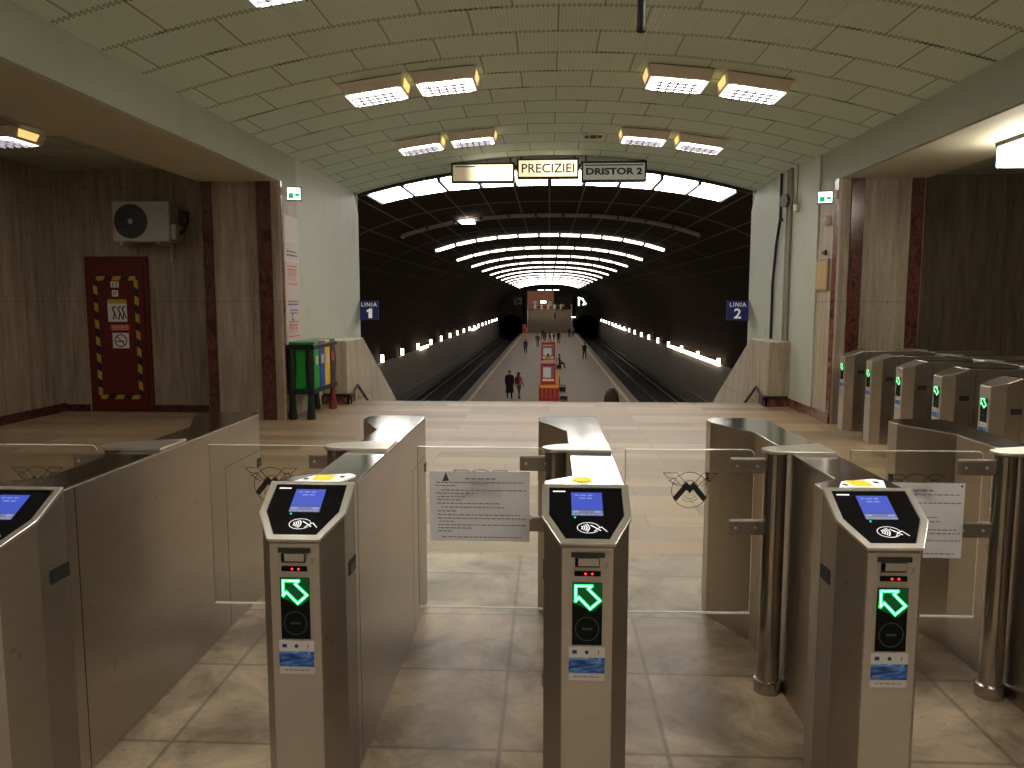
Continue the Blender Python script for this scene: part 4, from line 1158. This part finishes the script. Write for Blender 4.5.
    hb.build('hair', hair, t, True)
    MB().sphere((-.032, -.098, 1.645), .011, M=S, n=8, m=6).sphere((.032, -.098, 1.645), .011, M=S, n=8, m=6).build('eyes', 'black_matte', t, True)
    MB().box(-.025, .025, -.100, -.088, 1.572, 1.580, M=S).build('mouth', 'cloth_red', t)
    if longcoat:
        MB().lathe((0, 0, 0), [(.215, .38), (.205, .6), (.19, .9), (.18, 1.05), (.195, 1.25), (.15, 1.42)], 18, M=Matrix.Scale(sc, 4) @ Matrix.Diagonal((1.05*wide, .78, 1, 1))).build('coat', top, t, True)
    if pack:
        MB().box(-.15, .15, .10, .27, 1.0, 1.42, M=S).build('backpack', pack, t, bevel=.04)
    return t
person('man in a long black coat walking on the platform left of the nearest red kiosk', (-2.45, 48.1, PZ), 0.2, 'cloth_black', 'cloth_black', longcoat=True, h=1.80, wide=1.12)
person('person in a pale top with a red backpack, beside the man in the black coat', (-1.87, 48.2, PZ), 2.5, 'cloth_grey', 'cloth_jeans', 'hair_brown', h=1.68, pack='cloth_red', longhair=True)
person('person in a blue jacket and dark trousers alone on the left of the platform', (-2.73, 90.6, PZ), pi, 'cloth_navy', 'cloth_black', h=1.72)
person('person in dark clothes walking by the right platform edge', (3.8, 82.2, PZ), 0.3, 'cloth_black', 'cloth_black', h=1.75)
person('person in a teal jacket seated on the bench right of the kiosks', (1.0, 71.0, PZ), pi/2, 'cloth_teal', 'cloth_black', sit=True)
person('person in a lime yellow jacket between the nearest two red kiosks', (-.05, 62.6, PZ+.0), pi, 'cloth_lime', 'cloth_black', h=1.88, wide=1.3)
person('person in grey and dark clothes left of the far kiosks', (-1.5, 104, PZ), pi, 'cloth_olive', 'cloth_jeans', h=1.75, wide=1.1)
person('person in dark clothes right of the far kiosks, standing alone in the open', (1.4, 112, PZ), pi, 'cloth_black', 'cloth_black', h=1.8, wide=1.1)
for i, (x, y, c) in enumerate(((-.6, 118, 'cloth_brown'), (.15, 119, 'cloth_black'), (.8, 121, 'cloth_grey'), (-1.0, 124, 'cloth_olive'))):
    person('person standing in the cluster of travellers behind the far kiosks', (x, y, PZ), i*1.3, c, 'cloth_black', h=1.78, group='travellers clustered behind the far kiosks')
person('person all in black, left of the pair by the foot of the far stairs', (3.5, 131, PZ), .5, 'cloth_black', 'cloth_black', h=1.78)
person('person in a pale top, right of the pair by the foot of the far stairs', (4.2, 135, PZ), -.5, 'cloth_grey', 'cloth_black', h=1.75)
person('person in dusky pink climbing the far stairs', (1.25, 155.12, -1.95), pi, 'cloth_pink', 'cloth_black', h=1.7, walk=.02)
person('person in a bright yellow jacket at the top of the far stairs', (2.65, 158.1, -.45), pi, 'cloth_yellow', 'cloth_red', h=1.75, walk=.02, wide=1.2)
person('person with brown hair on the near stairs, only the head showing', (1.33, 16.25, -1.99), pi, 'cloth_brown', 'cloth_black', 'hair_brown', h=1.74, walk=.02, longhair=True, bighair=1.1)
person('person with dark hair on the near stairs, only the crown showing', (.33, 16.6, -2.15), pi, 'cloth_black', 'cloth_black', h=1.74, walk=.02)

# ------------------------------------------------------------------ world, camera, colour
w = bpy.data.worlds.new('World'); SC.world = w; w.use_nodes = True
bg = w.node_tree.nodes['Background']; bg.inputs[0].default_value = (1, .86, .68, 1); bg.inputs[1].default_value = .04
cam = bpy.data.cameras.new('camera'); co = bpy.data.objects.new('camera', cam); COL.objects.link(co)
cam.sensor_width = 36; cam.lens = 770/1024*36; cam.clip_start = .05; cam.clip_end = 400
co.location = (0, 0, 1.6); co.rotation_euler = (radians(90-6.1155), 0, radians(2.7354))
SC.camera = co
SC.view_settings.view_transform = 'Standard'; SC.view_settings.look = 'None'; SC.view_settings.exposure = 0.6
SC.cycles.use_denoising = True
SC.cycles.max_bounces = 8; SC.cycles.diffuse_bounces = 4; SC.cycles.transparent_max_bounces = 16
SC.cycles.sample_clamp_indirect = 6
